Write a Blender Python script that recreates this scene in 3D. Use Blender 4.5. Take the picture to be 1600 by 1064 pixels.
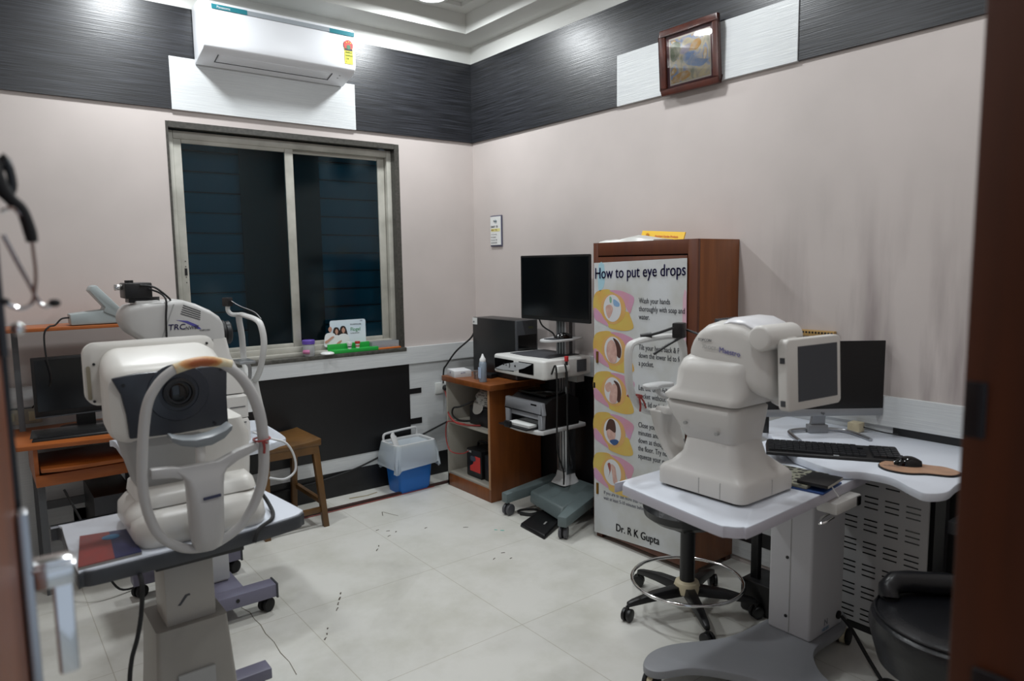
import bpy, bmesh, math, random
from mathutils import Vector, Matrix
random.seed(7)
PI = math.pi
for o in list(bpy.data.objects): bpy.data.objects.remove(o)
SC = bpy.context.scene
COL = SC.collection

# ------------------------------------------------------------------ camera
yaw, pit, rol = math.radians(37.92), math.radians(6.279), math.radians(-0.809)
CAM = Vector((-2.951, -4.218, 1.5))
fw = Vector((math.sin(yaw)*math.cos(pit), math.cos(yaw)*math.cos(pit), -math.sin(pit)))
r0 = Vector((math.cos(yaw), -math.sin(yaw), 0)); u0 = r0.cross(fw)
RR = r0*math.cos(rol) + u0*math.sin(rol); UU = RR.cross(fw)
cd = bpy.data.cameras.new('camera'); cam = bpy.data.objects.new('camera', cd); COL.objects.link(cam)
cd.sensor_width = 36; cd.lens = 1089.5/1600*36; cd.clip_start = .05
cam.matrix_world = Matrix(((RR.x, UU.x, -fw.x, CAM.x), (RR.y, UU.y, -fw.y, CAM.y), (RR.z, UU.z, -fw.z, CAM.z), (0, 0, 0, 1)))
SC.camera = cam
cd.dof.use_dof = True; cd.dof.focus_distance = 3.4; cd.dof.aperture_fstop = 2.8

# ------------------------------------------------------------------ world, exposure
SC.view_settings.view_transform = 'Standard'; SC.view_settings.look = 'None'
SC.view_settings.gamma = 1; SC.view_settings.use_curve_mapping = False
SC.view_settings.exposure = 0.36
w = bpy.data.worlds.new('world'); SC.world = w; w.use_nodes = True
w.node_tree.nodes['Background'].inputs[0].default_value = (.72, .84, 1, 1)
w.node_tree.nodes['Background'].inputs[1].default_value = .5

# ceiling lamps (their light; the fittings are built further down)
LAMPS = [(-.64, -.52), (-2.18, -.52), (-.70, -2.0), (-2.15, -2.0), (-.70, -3.3), (-2.15, -3.3)]
LAMP_W = [15, 15, 10, 10, 6, 6]
for (lx, ly), lw in zip(LAMPS, LAMP_W):
    ld = bpy.data.lights.new('ceiling_lamp_light', 'AREA'); ld.shape = 'DISK'; ld.size = .17
    ld.energy = lw; ld.color = (.94, .98, 1.0)
    lo = bpy.data.objects.new('ceiling_lamp_light', ld); COL.objects.link(lo); lo.location = (lx, ly, 3.068)

# ------------------------------------------------------------------ materials
def lin(c):
    return tuple((v/12.92 if v <= .04045 else ((v+.055)/1.055)**2.4) for v in c)
def hx(s):
    return lin(tuple(int(s[i:i+2], 16)/255 for i in (0, 2, 4)))
MC = {}
def mat(name, col, rough=.5, metal=0, bump=None, var=None, spec=.5, emit=0, trans=0, alpha=1, coat=0, sc2=None, ramp=(.3, .7)):
    """bump=(scale vector, strength)   var=(second colour, scale vector, amount)"""
    if name in MC: return MC[name]
    m = bpy.data.materials.new(name); m.use_nodes = True; nt = m.node_tree; b = nt.nodes['Principled BSDF']
    c = hx(col) if isinstance(col, str) else col
    b.inputs['Base Color'].default_value = (*c, 1); b.inputs['Roughness'].default_value = rough
    b.inputs['Metallic'].default_value = metal; b.inputs['Specular IOR Level'].default_value = spec
    b.inputs['Transmission Weight'].default_value = trans; b.inputs['Alpha'].default_value = alpha
    b.inputs['Coat Weight'].default_value = coat
    if emit:
        b.inputs['Emission Color'].default_value = (*c, 1); b.inputs['Emission Strength'].default_value = emit
    tc = nt.nodes.new('ShaderNodeTexCoord')
    def noise(scv, detail=3):
        mp = nt.nodes.new('ShaderNodeMapping'); mp.inputs['Scale'].default_value = scv
        nt.links.new(tc.outputs['Object'], mp.inputs[0])
        n = nt.nodes.new('ShaderNodeTexNoise'); n.inputs['Scale'].default_value = 1; n.inputs['Detail'].default_value = detail
        nt.links.new(mp.outputs[0], n.inputs['Vector']); return n
    if var:
        c2 = hx(var[0]) if isinstance(var[0], str) else var[0]
        n = noise(var[1]); rp = nt.nodes.new('ShaderNodeValToRGB')
        rp.color_ramp.elements[0].position = ramp[0]; rp.color_ramp.elements[1].position = ramp[1]
        rp.color_ramp.elements[0].color = (*c, 1); rp.color_ramp.elements[1].color = (*c2, 1)
        nt.links.new(n.outputs['Fac'], rp.inputs[0]); nt.links.new(rp.outputs[0], b.inputs['Base Color'])
    if bump:
        n = noise(bump[0], 2); bp = nt.nodes.new('ShaderNodeBump'); bp.inputs['Strength'].default_value = bump[1]; bp.inputs['Distance'].default_value = .002
        nt.links.new(n.outputs['Fac'], bp.inputs['Height']); nt.links.new(bp.outputs[0], b.inputs['Normal'])
    MC[name] = m; return m

def wall_paint():
    m = bpy.data.materials.new('pink_wall_paint'); m.use_nodes = True; nt = m.node_tree; b = nt.nodes['Principled BSDF']
    b.inputs['Roughness'].default_value = .55; b.inputs['Specular IOR Level'].default_value = .3
    tc = nt.nodes.new('ShaderNodeTexCoord')
    n1 = nt.nodes.new('ShaderNodeTexNoise'); n1.inputs['Scale'].default_value = 1.3; n1.inputs['Detail'].default_value = 4
    nt.links.new(tc.outputs['Object'], n1.inputs['Vector'])
    r1 = nt.nodes.new('ShaderNodeValToRGB'); r1.color_ramp.elements[0].color = (*hx('C3BAB6'), 1); r1.color_ramp.elements[1].color = (*hx('B7AFAB'), 1)
    r1.color_ramp.elements[0].position = .35; r1.color_ramp.elements[1].position = .65
    nt.links.new(n1.outputs['Fac'], r1.inputs[0])
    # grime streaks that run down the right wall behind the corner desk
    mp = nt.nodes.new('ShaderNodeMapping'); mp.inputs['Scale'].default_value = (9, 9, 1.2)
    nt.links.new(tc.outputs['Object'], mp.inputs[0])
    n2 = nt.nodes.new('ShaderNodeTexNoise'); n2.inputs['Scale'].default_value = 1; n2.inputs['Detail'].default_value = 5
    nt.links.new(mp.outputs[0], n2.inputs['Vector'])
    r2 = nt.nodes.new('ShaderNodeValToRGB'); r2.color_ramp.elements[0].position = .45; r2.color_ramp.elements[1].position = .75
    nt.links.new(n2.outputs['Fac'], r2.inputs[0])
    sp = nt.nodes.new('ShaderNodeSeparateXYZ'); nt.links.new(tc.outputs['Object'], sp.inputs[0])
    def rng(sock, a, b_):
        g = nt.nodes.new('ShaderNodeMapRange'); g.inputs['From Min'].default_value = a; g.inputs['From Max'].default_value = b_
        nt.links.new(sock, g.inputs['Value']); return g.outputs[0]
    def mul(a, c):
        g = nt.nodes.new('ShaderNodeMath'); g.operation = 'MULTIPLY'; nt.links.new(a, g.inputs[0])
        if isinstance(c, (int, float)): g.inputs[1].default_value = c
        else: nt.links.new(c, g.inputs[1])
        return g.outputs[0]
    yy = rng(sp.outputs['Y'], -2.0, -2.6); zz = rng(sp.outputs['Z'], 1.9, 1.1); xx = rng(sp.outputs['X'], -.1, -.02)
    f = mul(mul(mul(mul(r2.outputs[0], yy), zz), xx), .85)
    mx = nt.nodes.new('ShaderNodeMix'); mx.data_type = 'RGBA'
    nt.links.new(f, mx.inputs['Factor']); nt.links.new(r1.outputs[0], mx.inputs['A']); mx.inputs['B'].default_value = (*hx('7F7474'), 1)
    nt.links.new(mx.outputs['Result'], b.inputs['Base Color'])
    MC['pink_wall_paint'] = m; return m

def floor_tiles():
    m = bpy.data.materials.new('worn_floor_tiles'); m.use_nodes = True; nt = m.node_tree; b = nt.nodes['Principled BSDF']
    b.inputs['Roughness'].default_value = .32; b.inputs['Specular IOR Level'].default_value = .45
    tc = nt.nodes.new('ShaderNodeTexCoord')
    n1 = nt.nodes.new('ShaderNodeTexNoise'); n1.inputs['Scale'].default_value = 3.0; n1.inputs['Detail'].default_value = 6; n1.inputs['Roughness'].default_value = .65
    nt.links.new(tc.outputs['Object'], n1.inputs['Vector'])
    r1 = nt.nodes.new('ShaderNodeValToRGB'); r1.color_ramp.elements[0].color = (*hx('C4C3BA'), 1); r1.color_ramp.elements[1].color = (*hx('D3D2CC'), 1)
    r1.color_ramp.elements[0].position = .33; r1.color_ramp.elements[1].position = .58
    nt.links.new(n1.outputs['Fac'], r1.inputs[0])
    br = nt.nodes.new('ShaderNodeTexBrick'); br.offset = 0; br.squash = 1
    br.inputs['Scale'].default_value = 1; br.inputs['Brick Width'].default_value = .7; br.inputs['Row Height'].default_value = .7
    br.inputs['Mortar Size'].default_value = .0018; br.inputs['Mortar Smooth'].default_value = .3
    br.inputs['Color1'].default_value = (1, 1, 1, 1); br.inputs['Color2'].default_value = (1, 1, 1, 1); br.inputs['Mortar'].default_value = (.70, .67, .62, 1)
    mp = nt.nodes.new('ShaderNodeMapping'); mp.inputs['Location'].default_value = (.53, -.05, 0)
    nt.links.new(tc.outputs['Object'], mp.inputs[0]); nt.links.new(mp.outputs[0], br.inputs['Vector'])
    mx = nt.nodes.new('ShaderNodeMix'); mx.data_type = 'RGBA'; mx.blend_type = 'MULTIPLY'; mx.inputs['Factor'].default_value = 1
    nt.links.new(r1.outputs[0], mx.inputs['A']); nt.links.new(br.outputs['Color'], mx.inputs['B'])
    # dirty blotches
    n3 = nt.nodes.new('ShaderNodeTexNoise'); n3.inputs['Scale'].default_value = 1.7; n3.inputs['Detail'].default_value = 8; n3.inputs['Distortion'].default_value = 1.0
    nt.links.new(tc.outputs['Object'], n3.inputs['Vector'])
    r3 = nt.nodes.new('ShaderNodeValToRGB'); r3.color_ramp.elements[0].position = .6; r3.color_ramp.elements[1].position = .78
    nt.links.new(n3.outputs['Fac'], r3.inputs[0])
    mm = nt.nodes.new('ShaderNodeMath'); mm.operation = 'MULTIPLY'; mm.inputs[1].default_value = .22; nt.links.new(r3.outputs[0], mm.inputs[0])
    m2 = nt.nodes.new('ShaderNodeMix'); m2.data_type = 'RGBA'
    nt.links.new(mm.outputs[0], m2.inputs['Factor']); nt.links.new(mx.outputs['Result'], m2.inputs['A']); m2.inputs['B'].default_value = (*hx('6F6A5C'), 1)
    nt.links.new(m2.outputs['Result'], b.inputs['Base Color'])
    MC['worn_floor_tiles'] = m; return m

def glass(name, tint, amount=.85, rough=.02):
    m = bpy.data.materials.new(name); m.use_nodes = True; nt = m.node_tree
    nt.nodes.remove(nt.nodes['Principled BSDF']); out = nt.nodes['Material Output']
    t = nt.nodes.new('ShaderNodeBsdfTransparent'); t.inputs[0].default_value = (*tint, 1)
    g = nt.nodes.new('ShaderNodeBsdfGlossy'); g.inputs['Roughness'].default_value = rough
    fr = nt.nodes.new('ShaderNodeFresnel'); fr.inputs[0].default_value = 1.45
    mx = nt.nodes.new('ShaderNodeMixShader'); nt.links.new(fr.outputs[0], mx.inputs[0]); nt.links.new(t.outputs[0], mx.inputs[1]); nt.links.new(g.outputs[0], mx.inputs[2])
    nt.links.new(mx.outputs[0], out.inputs[0]); MC[name] = m; return m

PINK = wall_paint(); FLOOR = floor_tiles()
CEIL = mat('ceiling_paint', 'D9DAD6', .7)
DARKX = mat('dark_laminate_back', '121316', .36, bump=((4, 4, 200), .35), var=('303238', (3, 3, 210)), ramp=(.42, .66), spec=.6)
WHITEX = mat('white_laminate', 'CDD0D0', .38, bump=((5, 5, 190), .45), var=('C2C5C7', (5, 5, 150)), spec=.5)
PLINTH = mat('black_laminate', '131315', .4)
ALU = mat('painted_aluminium', 'B3B1A8', .45, var=('97958C', (8, 8, 8)))
GRAN = mat('dark_granite', '33322F', .3, var=('4A4843', (60, 60, 60)))
STEEL = mat('chrome', 'D8D8D8', .12, 1)
BRUSH = mat('brushed_aluminium', 'A9ABAE', .35, 1)
PLW = mat('white_device_plastic', 'CFCDC9', .36, var=('C8C5C0', (4, 4, 4)))
PLC = mat('cream_device_plastic', 'D5D3CE', .36, var=('CDCAC3', (5, 5, 5)))
PLG = mat('grey_device_plastic', '9A9A98', .42)
PLM = mat('light_grey_plastic', 'ACAFB2', .4)
BLK = mat('black_plastic', '0E0E10', .4)
BLKG = mat('glossy_black', '050506', .12, spec=.5)
BLKR = mat('black_rubber', '111112', .7)
SCRN = mat('dark_screen', '07080A', .16)
TOPW = mat('white_table_laminate', 'D4D9E2', .3)
TOPE = mat('pale_table_edge', 'BBB9C2', .4)
DGREY = mat('dark_grey_plastic', '3B3D41', .5)
ORNG = mat('orange_laminate', 'A85F2E', .35, var=('96501F', (4, 4, 40)))
BRWN = mat('brown_laminate', '7F4820', .36, var=('6F3C18', (30, 30, 3)), bump=((60, 60, 4), .15))
BRWD = mat('dark_brown_laminate', '52291A', .38, var=('5C3018', (30, 30, 3)))
OAK = mat('stool_wood', '6A4A24', .4, var=('553A1A', (10, 10, 3)))
DOORM = mat('polished_door_wood', '7E3F14', .45, var=('64300C', (14, 14, 1.2)))
JAMBM = mat('jamb_wood', '4E230A', .4, var=('3A1906', (20, 20, 2)))
CART = mat('cart_grey', '5F6B6C', .42)
BASEG = mat('base_grey', '85878B', .4)
PURP = mat('purple_grey_metal', '706E80', .4)
LEATH = mat('black_leather', '0F1014', .32, bump=((120, 120, 120), .3))
CREAM = mat('cream_hub', 'CFC3A4', .5)
TXT = mat('print_dark', '25252E', .6)
NAVY = mat('print_navy', '2A2466', .6)

# ------------------------------------------------------------------ geometry helpers (world coordinates; every thing's Empty is its base)
ORG = {}
class B:
    def __init__(s): s.bm = bmesh.new()
    def face(s, vs):
        try: return s.bm.faces.new(vs)
        except ValueError: return None
    def box(s, x0, x1, y0, y1, z0, z1, rot=0, piv=None, M=None):
        c = Vector(((x0+x1)/2, (y0+y1)/2, (z0+z1)/2)) if piv is None else Vector(piv)
        q = Matrix.Rotation(rot, 4, 'Z') if M is None else M
        v = []
        for z in (z0, z1):
            for (x, y) in ((x0, y0), (x1, y0), (x1, y1), (x0, y1)):
                v.append(s.bm.verts.new(c + q @ (Vector((x, y, z))-c)))
        for f in ((3, 2, 1, 0), (4, 5, 6, 7), (0, 1, 5, 4), (1, 2, 6, 5), (2, 3, 7, 6), (3, 0, 4, 7)): s.face([v[i] for i in f])
        return s
    def prism(s, pts, ax, a, b):
        def P(p, t): return {'z': (p[0], p[1], t), 'y': (p[0], t, p[1]), 'x': (t, p[0], p[1])}[ax]
        A = [s.bm.verts.new(P(p, a)) for p in pts]; Bv = [s.bm.verts.new(P(p, b)) for p in pts]
        n = len(pts); s.face(A[::-1]); s.face(Bv)
        for i in range(n): s.face([A[i], A[(i+1) % n], Bv[(i+1) % n], Bv[i]])
        return s
    def loft(s, rings, cap=True, close=False):
        R = [[s.bm.verts.new(p) for p in r] for r in rings]; n = len(R[0])
        m = len(R) if close else len(R)-1
        for k in range(m):
            a, b = R[k], R[(k+1) % len(R)]
            for i in range(n): s.face([a[i], a[(i+1) % n], b[(i+1) % n], b[i]])
        if cap and not close: s.face(R[0][::-1]); s.face(R[-1])
        return s
    def cyl(s, p0, p1, r0, r1=None, n=24):
        r1 = r0 if r1 is None else r1; p0 = Vector(p0); p1 = Vector(p1); d = (p1-p0).normalized()
        a = d.orthogonal().normalized(); b = d.cross(a)
        return s.loft([[p+(a*math.cos(t*2*PI/n)+b*math.sin(t*2*PI/n))*r for t in range(n)] for p, r in ((p0, r0), (p1, r1))])
    def lathe(s, c, prof, n=28):
        c = Vector(c)
        return s.loft([[c+Vector((r*math.cos(t*2*PI/n), r*math.sin(t*2*PI/n), z)) for t in range(n)] for r, z in prof])
    def tube(s, pts, r, n=10, closed=False, sub=0, flat=None):
        P = [Vector(p) for p in pts]; rs = r if isinstance(r, (list, tuple)) else [r]*len(P)
        if sub: P, rs = cr(P, rs, sub, closed)
        m = len(P); rings = []; up = None
        for i in range(m):
            if closed: d = (P[(i+1) % m]-P[i-1]).normalized()
            else: d = (P[min(i+1, m-1)]-P[max(i-1, 0)]).normalized()
            if up is None: a = d.orthogonal().normalized()
            else: a = (up-d*up.dot(d)).normalized()
            up = a; b = d.cross(a)
            if flat is not None:      # elliptical section: flat=(axis vector, factor)
                ax = Vector(flat[0]); a2 = (ax-d*ax.dot(d)).normalized(); b2 = d.cross(a2)
                rings.append([P[i]+a2*math.cos(t*2*PI/n)*rs[i]*flat[1]+b2*math.sin(t*2*PI/n)*rs[i] for t in range(n)])
            else: rings.append([P[i]+(a*math.cos(t*2*PI/n)+b*math.sin(t*2*PI/n))*rs[i] for t in range(n)])
        return s.loft(rings, cap=not closed, close=closed)
    def ball(s, c, r, sc=(1, 1, 1), n=16):
        c = Vector(c); rings = []
        for k in range(1, n//2):
            t = PI*k/(n//2); rings.append([c+Vector((r*math.sin(t)*math.cos(j*2*PI/n)*sc[0], r*math.sin(t)*math.sin(j*2*PI/n)*sc[1], -r*math.cos(t)*sc[2])) for j in range(n)])
        return s.loft(rings)
def cr(P, rs, sub, closed):
    out = []; ro = []; m = len(P); rng = range(m if closed else m-1)
    for i in rng:
        g = (lambda k: P[k % m]) if closed else (lambda k: P[max(0, min(m-1, k))])
        p0, p1, p2, p3 = g(i-1), g(i), g(i+1), g(i+2)
        for k in range(sub):
            t = k/sub
            out.append(.5*((2*p1)+(p2-p0)*t+(2*p0-5*p1+4*p2-p3)*t*t+(3*p1-p0-3*p2+p3)*t**3))
            ro.append(rs[i]*(1-t)+rs[(i+1) % m]*t)
    if not closed: out.append(P[-1]); ro.append(rs[-1])
    return out, ro
def rr(cx, cy, w, h, r, n=4):
    """rounded rectangle outline centred on cx, cy"""
    r = min(r, w/2-1e-4, h/2-1e-4); o = []
    for qx, qy, a0 in ((1, 1, 0), (-1, 1, 90), (-1, -1, 180), (1, -1, 270)):
        for k in range(n+1):
            a = math.radians(a0+90*k/n); o.append((cx+qx*(w/2-r)+r*math.cos(a), cy+qy*(h/2-r)+r*math.sin(a)))
    return o
def smooth2(pts, sub=5, closed=True):
    P, _ = cr([Vector((p[0], p[1], 0)) for p in pts], [0]*len(pts), sub, closed)
    return [(p.x, p.y) for p in P]
def rz(x0, x1, y0, y1, z, r=.02, n=4):
    return [(p[0], p[1], z) for p in rr((x0+x1)/2, (y0+y1)/2, x1-x0, y1-y0, r, n)]
def rx(x, y0, y1, z0, z1, r=.02, n=4):
    return [(x, p[0], p[1]) for p in rr((y0+y1)/2, (z0+z1)/2, y1-y0, z1-z0, r, n)]
def ry(y, x0, x1, z0, z1, r=.02, n=4):
    return [(p[0], y, p[1]) for p in rr((x0+x1)/2, (z0+z1)/2, x1-x0, z1-z0, r, n)]

def finish(me, angle=38):
    for p in me.polygons: p.use_smooth = True
    me.set_sharp_from_angle(angle=math.radians(angle))
def part(name, b, m, parent=None, bev=0, seg=2, label=None, ang=38, org=None):
    bm = b.bm
    bmesh.ops.remove_doubles(bm, verts=bm.verts, dist=1e-6)
    bmesh.ops.recalc_face_normals(bm, faces=bm.faces)
    if bev:
        es = [e for e in bm.edges if len(e.link_faces) == 2 and e.calc_face_angle(0) > math.radians(32)]
        bmesh.ops.bevel(bm, geom=es, offset=bev, segments=seg, profile=.5, affect='EDGES', clamp_overlap=True)
    if parent is not None: o0 = ORG[parent.name]
    elif org is not None: o0 = Vector(org)
    else:
        xs = [v.co for v in bm.verts]
        o0 = Vector(((min(v.x for v in xs)+max(v.x for v in xs))/2, (min(v.y for v in xs)+max(v.y for v in xs))/2, min(v.z for v in xs)))
    bmesh.ops.translate(bm, verts=bm.verts, vec=-o0)
    me = bpy.data.meshes.new(name); bm.to_mesh(me); bm.free(); finish(me, ang)
    me.materials.append(m)
    o = bpy.data.objects.new(name, me); COL.objects.link(o); ORG[o.name] = o0
    if parent is not None: o.parent = parent
    else: o.location = o0
    if label: o['label'] = label
    return o
def thing(name, label, cat, loc, rot=0, group=None):
    o = bpy.data.objects.new(name, None); COL.objects.link(o); o.location = loc; o.rotation_euler = (0, 0, rot)
    o.empty_display_size = .05; o['label'] = label; o['category'] = cat
    if group: o['group'] = group
    ORG[o.name] = Vector(loc); return o
def tag(o, label, cat, group=None):
    o['label'] = label; o['category'] = cat
    if group: o['group'] = group
    return o
def struct(name, b, m, bev=0, parent=None):
    o = part(name, b, m, parent, bev, org=(0, 0, 0) if parent is None else None)
    if parent is None: o['kind'] = 'structure'
    return o
def flat(name, pts, m, parent, d=.0006, label=None):
    """thin printed patch: polygon of 3D points, given a hair of thickness"""
    P = [Vector(p) for p in pts]; n = (P[1]-P[0]).cross(P[-1]-P[0]).normalized()
    if n.dot(CAM-P[0]) < 0: n = -n
    b = B(); b.loft([[p for p in P], [p+n*d for p in P]]); return part(name, b, m, parent, label=label)
def text(s, org, right, up, size, m, parent, name='lettering', xs=1, align='LEFT', shear=0, ext=.0003):
    c = bpy.data.curves.new('t', 'FONT'); c.body = s; c.size = size; c.extrude = ext; c.align_x = align; c.shear = shear; c.resolution_u = 3
    t = bpy.data.objects.new('t', c); COL.objects.link(t)
    bpy.context.view_layer.update()
    me = bpy.data.meshes.new_from_object(t.evaluated_get(bpy.context.evaluated_depsgraph_get()))
    bpy.data.objects.remove(t); bpy.data.curves.remove(c)
    r = Vector(right).normalized(); u = Vector(up).normalized(); n = r.cross(u); o0 = ORG[parent.name]; og = Vector(org)+n*.0008
    for v in me.vertices: v.co = og + r*v.co.x*xs + u*v.co.y + n*v.co.z - o0
    me.name = name; me.materials.clear(); me.materials.append(m)
    o = bpy.data.objects.new(name, me); COL.objects.link(o); o.parent = parent; ORG[o.name] = o0; return o
def caster(t, x, y, r=.03, ang=0, wm=None, fm=None, gap=.012, top=None, z0=0):
    """twin wheel caster whose wheels touch z0"""
    wm = wm or BLKR; fm = fm or BLK; c, s = math.cos(ang), math.sin(ang)
    b = B(); h = top if top else z0+2*r+.02
    b.cyl((x, y, z0+r), (x, y, h), .008, n=10)
    b.ball((x, y, z0+r*1.05), r*.85, (.75, .75, 1), 12)
    f = part('caster', b, fm, t)
    b = B()
    for q in (-1, 1):
        a = Vector((x-s*q*gap*.4, y+c*q*gap*.4, z0+r)); e = Vector((x-s*q*(gap*.4+r*.55), y+c*q*(gap*.4+r*.55), z0+r))
        b.cyl(a, e, r, n=20)
    part('wheel', b, wm, f, bev=r*.12)
    return f
YR, ZU, XR = (0, -1, 0), (0, 0, 1), (1, 0, 0)     # lettering directions: on faces towards -x, upward, on faces towards -y

# ================================================================== ROOM SHELL
XL, YF, H = -3.35, -3.95, 3.02
struct('floor', B().box(XL-.1, .1, -5.6, .2, -.1, 0), FLOOR)
def mark(name, pts, w_, m):
    b = B(); P = [Vector((x, y, .0004)) for x, y in pts]; rg = []
    for i, p in enumerate(P):
        d = (P[min(i+1, len(P)-1)]-P[max(i-1, 0)]).normalized(); n = Vector((-d.y, d.x, 0))*w_*(.6+.8*random.random())
        rg.append([p-n, p+n, p+n+Vector((0, 0, .0006)), p-n+Vector((0, 0, .0006))])
    b.loft(rg); part(name, b, m, FL)
FL = bpy.data.objects['floor']
DM = mat('dirt_mark', '4E443A', .7); CK = mat('floor_crack_dirt', '6E675A', .8)
mark('floor_crack', [(-2.085, -1.10), (-2.099, -1.149), (-2.084, -1.21), (-2.088, -1.289), (-2.083, -1.35), (-2.091, -1.434), (-2.086, -1.52), (-2.094, -1.616), (-2.090, -1.70), (-2.10, -1.80)], .0016, CK)
for (x, y, a, l) in ((-1.775, -1.43, .9, .03), (-1.75, -1.385, 1.0, .025), (-1.725, -1.345, .9, .03), (-1.70, -1.30, 1.0, .02), (-1.915, -1.63, .8, .02), (-1.895, -1.60, 1.2, .014), (-1.875, -1.56, .9, .012), (-1.34, -.96, .8, .03), (-1.31, -.92, 1.1, .02), (-1.20, -.83, .4, .022), (-1.17, -.76, -.3, .02), (-1.21, -.71, .2, .02), (-1.14, -.80, .7, .015), (-.98, -.86, .2, .02), (-.80, -1.0, -.6, .03), (-.93, -1.45, .5, .02), (-.85, -1.42, -.4, .02), (-.86, -1.50, .2, .015)):
    mark('dirt_smudge', [(x-math.cos(a)*l/2, y-math.sin(a)*l/2), (x, y+.002), (x+math.cos(a)*l/2, y+math.sin(a)*l/2)], .0028, DM)
mark('dirt_smudge', [(-1.051, -.461), (-1.079, -.523)], .002, DM); mark('dirt_smudge', [(-1.048, -.463), (-1.03, -.52), (-1.008, -.583)], .0015, CK)
mark('paint_fleck', [(-.695, -1.135), (-.685, -1.15)], .004, mat('cyan_fleck', '4FB0A6', .6)); mark('paint_fleck', [(-.675, -1.165), (-.66, -1.18)], .004, mat('cyan_fleck', '4FB0A6', .6))
mark('dried_leaf', [(-1.10, -.10), (-1.04, -.11), (-.98, -.12), (-.90, -.10)], .006, mat('dried_brown', '8A7B55', .8))
wx0, wx1, wz0, wz1 = -2.03, -.603, .925, 2.30
b = B(); b.box(XL-.1, wx0, 0, .14, 0, 3.3); b.box(wx1, .1, 0, .14, 0, 3.3); b.box(wx0, wx1, 0, .14, 0, wz0); b.box(wx0, wx1, 0, .14, wz1, 3.3)
struct('wall_back', b, PINK)
struct('wall_right', B().box(0, .12, -4.05, 0, 0, 3.3), PINK)
struct('wall_left', B().box(XL-.1, XL, -4.05, 0, 0, 3.3), PINK)
b = B(); b.box(XL, -3.08, -4.07, YF, 0, 3.3); b.box(-2.05, 0, -4.07, YF, 0, 3.3); b.box(-3.08, -2.05, -4.07, YF, 2.12, 3.3)
struct('wall_front', b, PINK)
# ceiling: false ceiling ring round a raised tray
tx0, tx1, ty0, ty1 = -2.75, -.205, -3.72, -.242
b = B(); zt = 3.17
b.box(XL, 0, ty1, 0, H, H+.05); b.box(XL, 0, YF, ty0, H, H+.05); b.box(XL, tx0, ty0, ty1, H, H+.05); b.box(tx1, 0, ty0, ty1, H, H+.05)
b.box(tx0-.02, tx1+.02, ty0-.02, ty1+.02, zt, zt+.05)
b.box(tx0-.03, tx0+.0005, ty0-.03, ty1+.03, H+.002, zt-.002); b.box(tx1-.0005, tx1+.03, ty0-.03, ty1+.03, H+.002, zt-.002); b.box(tx0+.001, tx1-.001, ty1-.0005, ty1+.029, H+.002, zt-.002); b.box(tx0+.001, tx1-.001, ty0-.029, ty0+.0005, H+.002, zt-.002)
struct('ceiling', b, CEIL)
# inner step of the tray
b = B(); s1 = .10; z1 = 3.145
g = .001
b.loft([[(x, y, z) for x, y in ((tx0+g, ty0+g), (tx1-g, ty0+g), (tx1-g, ty1-g), (tx0+g, ty1-g))] for z in (zt-g, z1)]+[[(x, y, z) for x, y in ((tx0+s1, ty0+s1), (tx1-s1, ty0+s1), (tx1-s1, ty1-s1), (tx0+s1, ty1-s1))] for z in (z1, zt-g)], cap=False, close=True)
struct('trim_1', b, CEIL)
# white cornice strip above the dark bands
b = B(); b.box(XL, 0, -.006, 0, 2.905, H); b.box(-.006, 0, YF, 0, 2.905, H); struct('trim_2', b, CEIL)
# upper dark bands and their white panels
struct('trim_3', B().box(XL, 0, -.014, 0, 2.363, 2.905), DARKX)
struct('trim_4', B().box(-.014, 0, YF, -.014, 2.363, 2.905), DARKX)
struct('trim_5', B().box(-1.995, -.915, -.020, -.0, 2.361, 2.64), WHITEX)
struct('trim_6', B().box(-.020, 0, -2.505, -1.435, 2.361, 2.632), WHITEX)
# lower white rail
struct('trim_7', B().box(XL, 0, -.026, 0, .823, .925), WHITEX)
struct('trim_7b', B().box(wx1, 0, -.026, 0, .925, .939), WHITEX).name = 'trim_8'
struct('trim_9', B().box(-.026, 0, YF, -.026, .817, .939), WHITEX)
# lower wainscot, back wall
struct('trim_10', B().box(-2.35, -.58, -.012, 0, .255, .823), PLINTH)
struct('trim_11', B().box(-.58, 0, -.010, 0, .108, .823), WHITEX)
struct('trim_12', B().box(-2.6, -.58, -.010, 0, .164, .255), WHITEX)
struct('trim_13', B().box(-2.6, 0, -.012, 0, 0, .164), PLINTH)
b = B(); b.box(-.58, -.488, -.013, 0, .609, .646); b.box(-.58, -.489, -.013, 0, .394, .435); struct('trim_14', b, PLINTH)
GREYP = mat('grey_panel', '77797B', .5, bump=((6, 6, 150), .5))
struct('trim_15', B().box(XL, -2.35, -.010, 0, 0, .823), WHITEX)
# lower wainscot, right wall
struct('trim_16', B().box(-.012, 0, -2.02, 0, .04, .817), PLINTH)
b = B(); b.box(-.010, 0, -2.97, -2.02, .187, .817); b.box(-.010, 0, -2.97, -2.02, .03, .117); struct('trim_17', b, WHITEX)
struct('trim_18', B().box(-.012, 0, -2.97, -2.02, .117, .187), PLINTH)
struct('trim_19', B().box(-.012, 0, YF, -2.97, 0, .817), PLINTH)
# dark cable duct lying along the back wall
tag(part('cable_duct', B().box(-2.3, -.41, -.245, -.222, 0, .016), mat('duct_brown', '3A2521', .5), bev=.003), 'thin dark brown cable duct lying on the floor along the window wall', 'cable duct')
tag(part('loose_wire', B().tube([(-2.2, -.262, .004), (-1.4, -.262, .004), (-.9, -.258, .004), (-.55, -.252, .004)], .003, 6, sub=4), mat('red_wire', '8E3B34', .5)), 'thin red wire lying on the floor beside the dark cable duct', 'wire')

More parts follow.
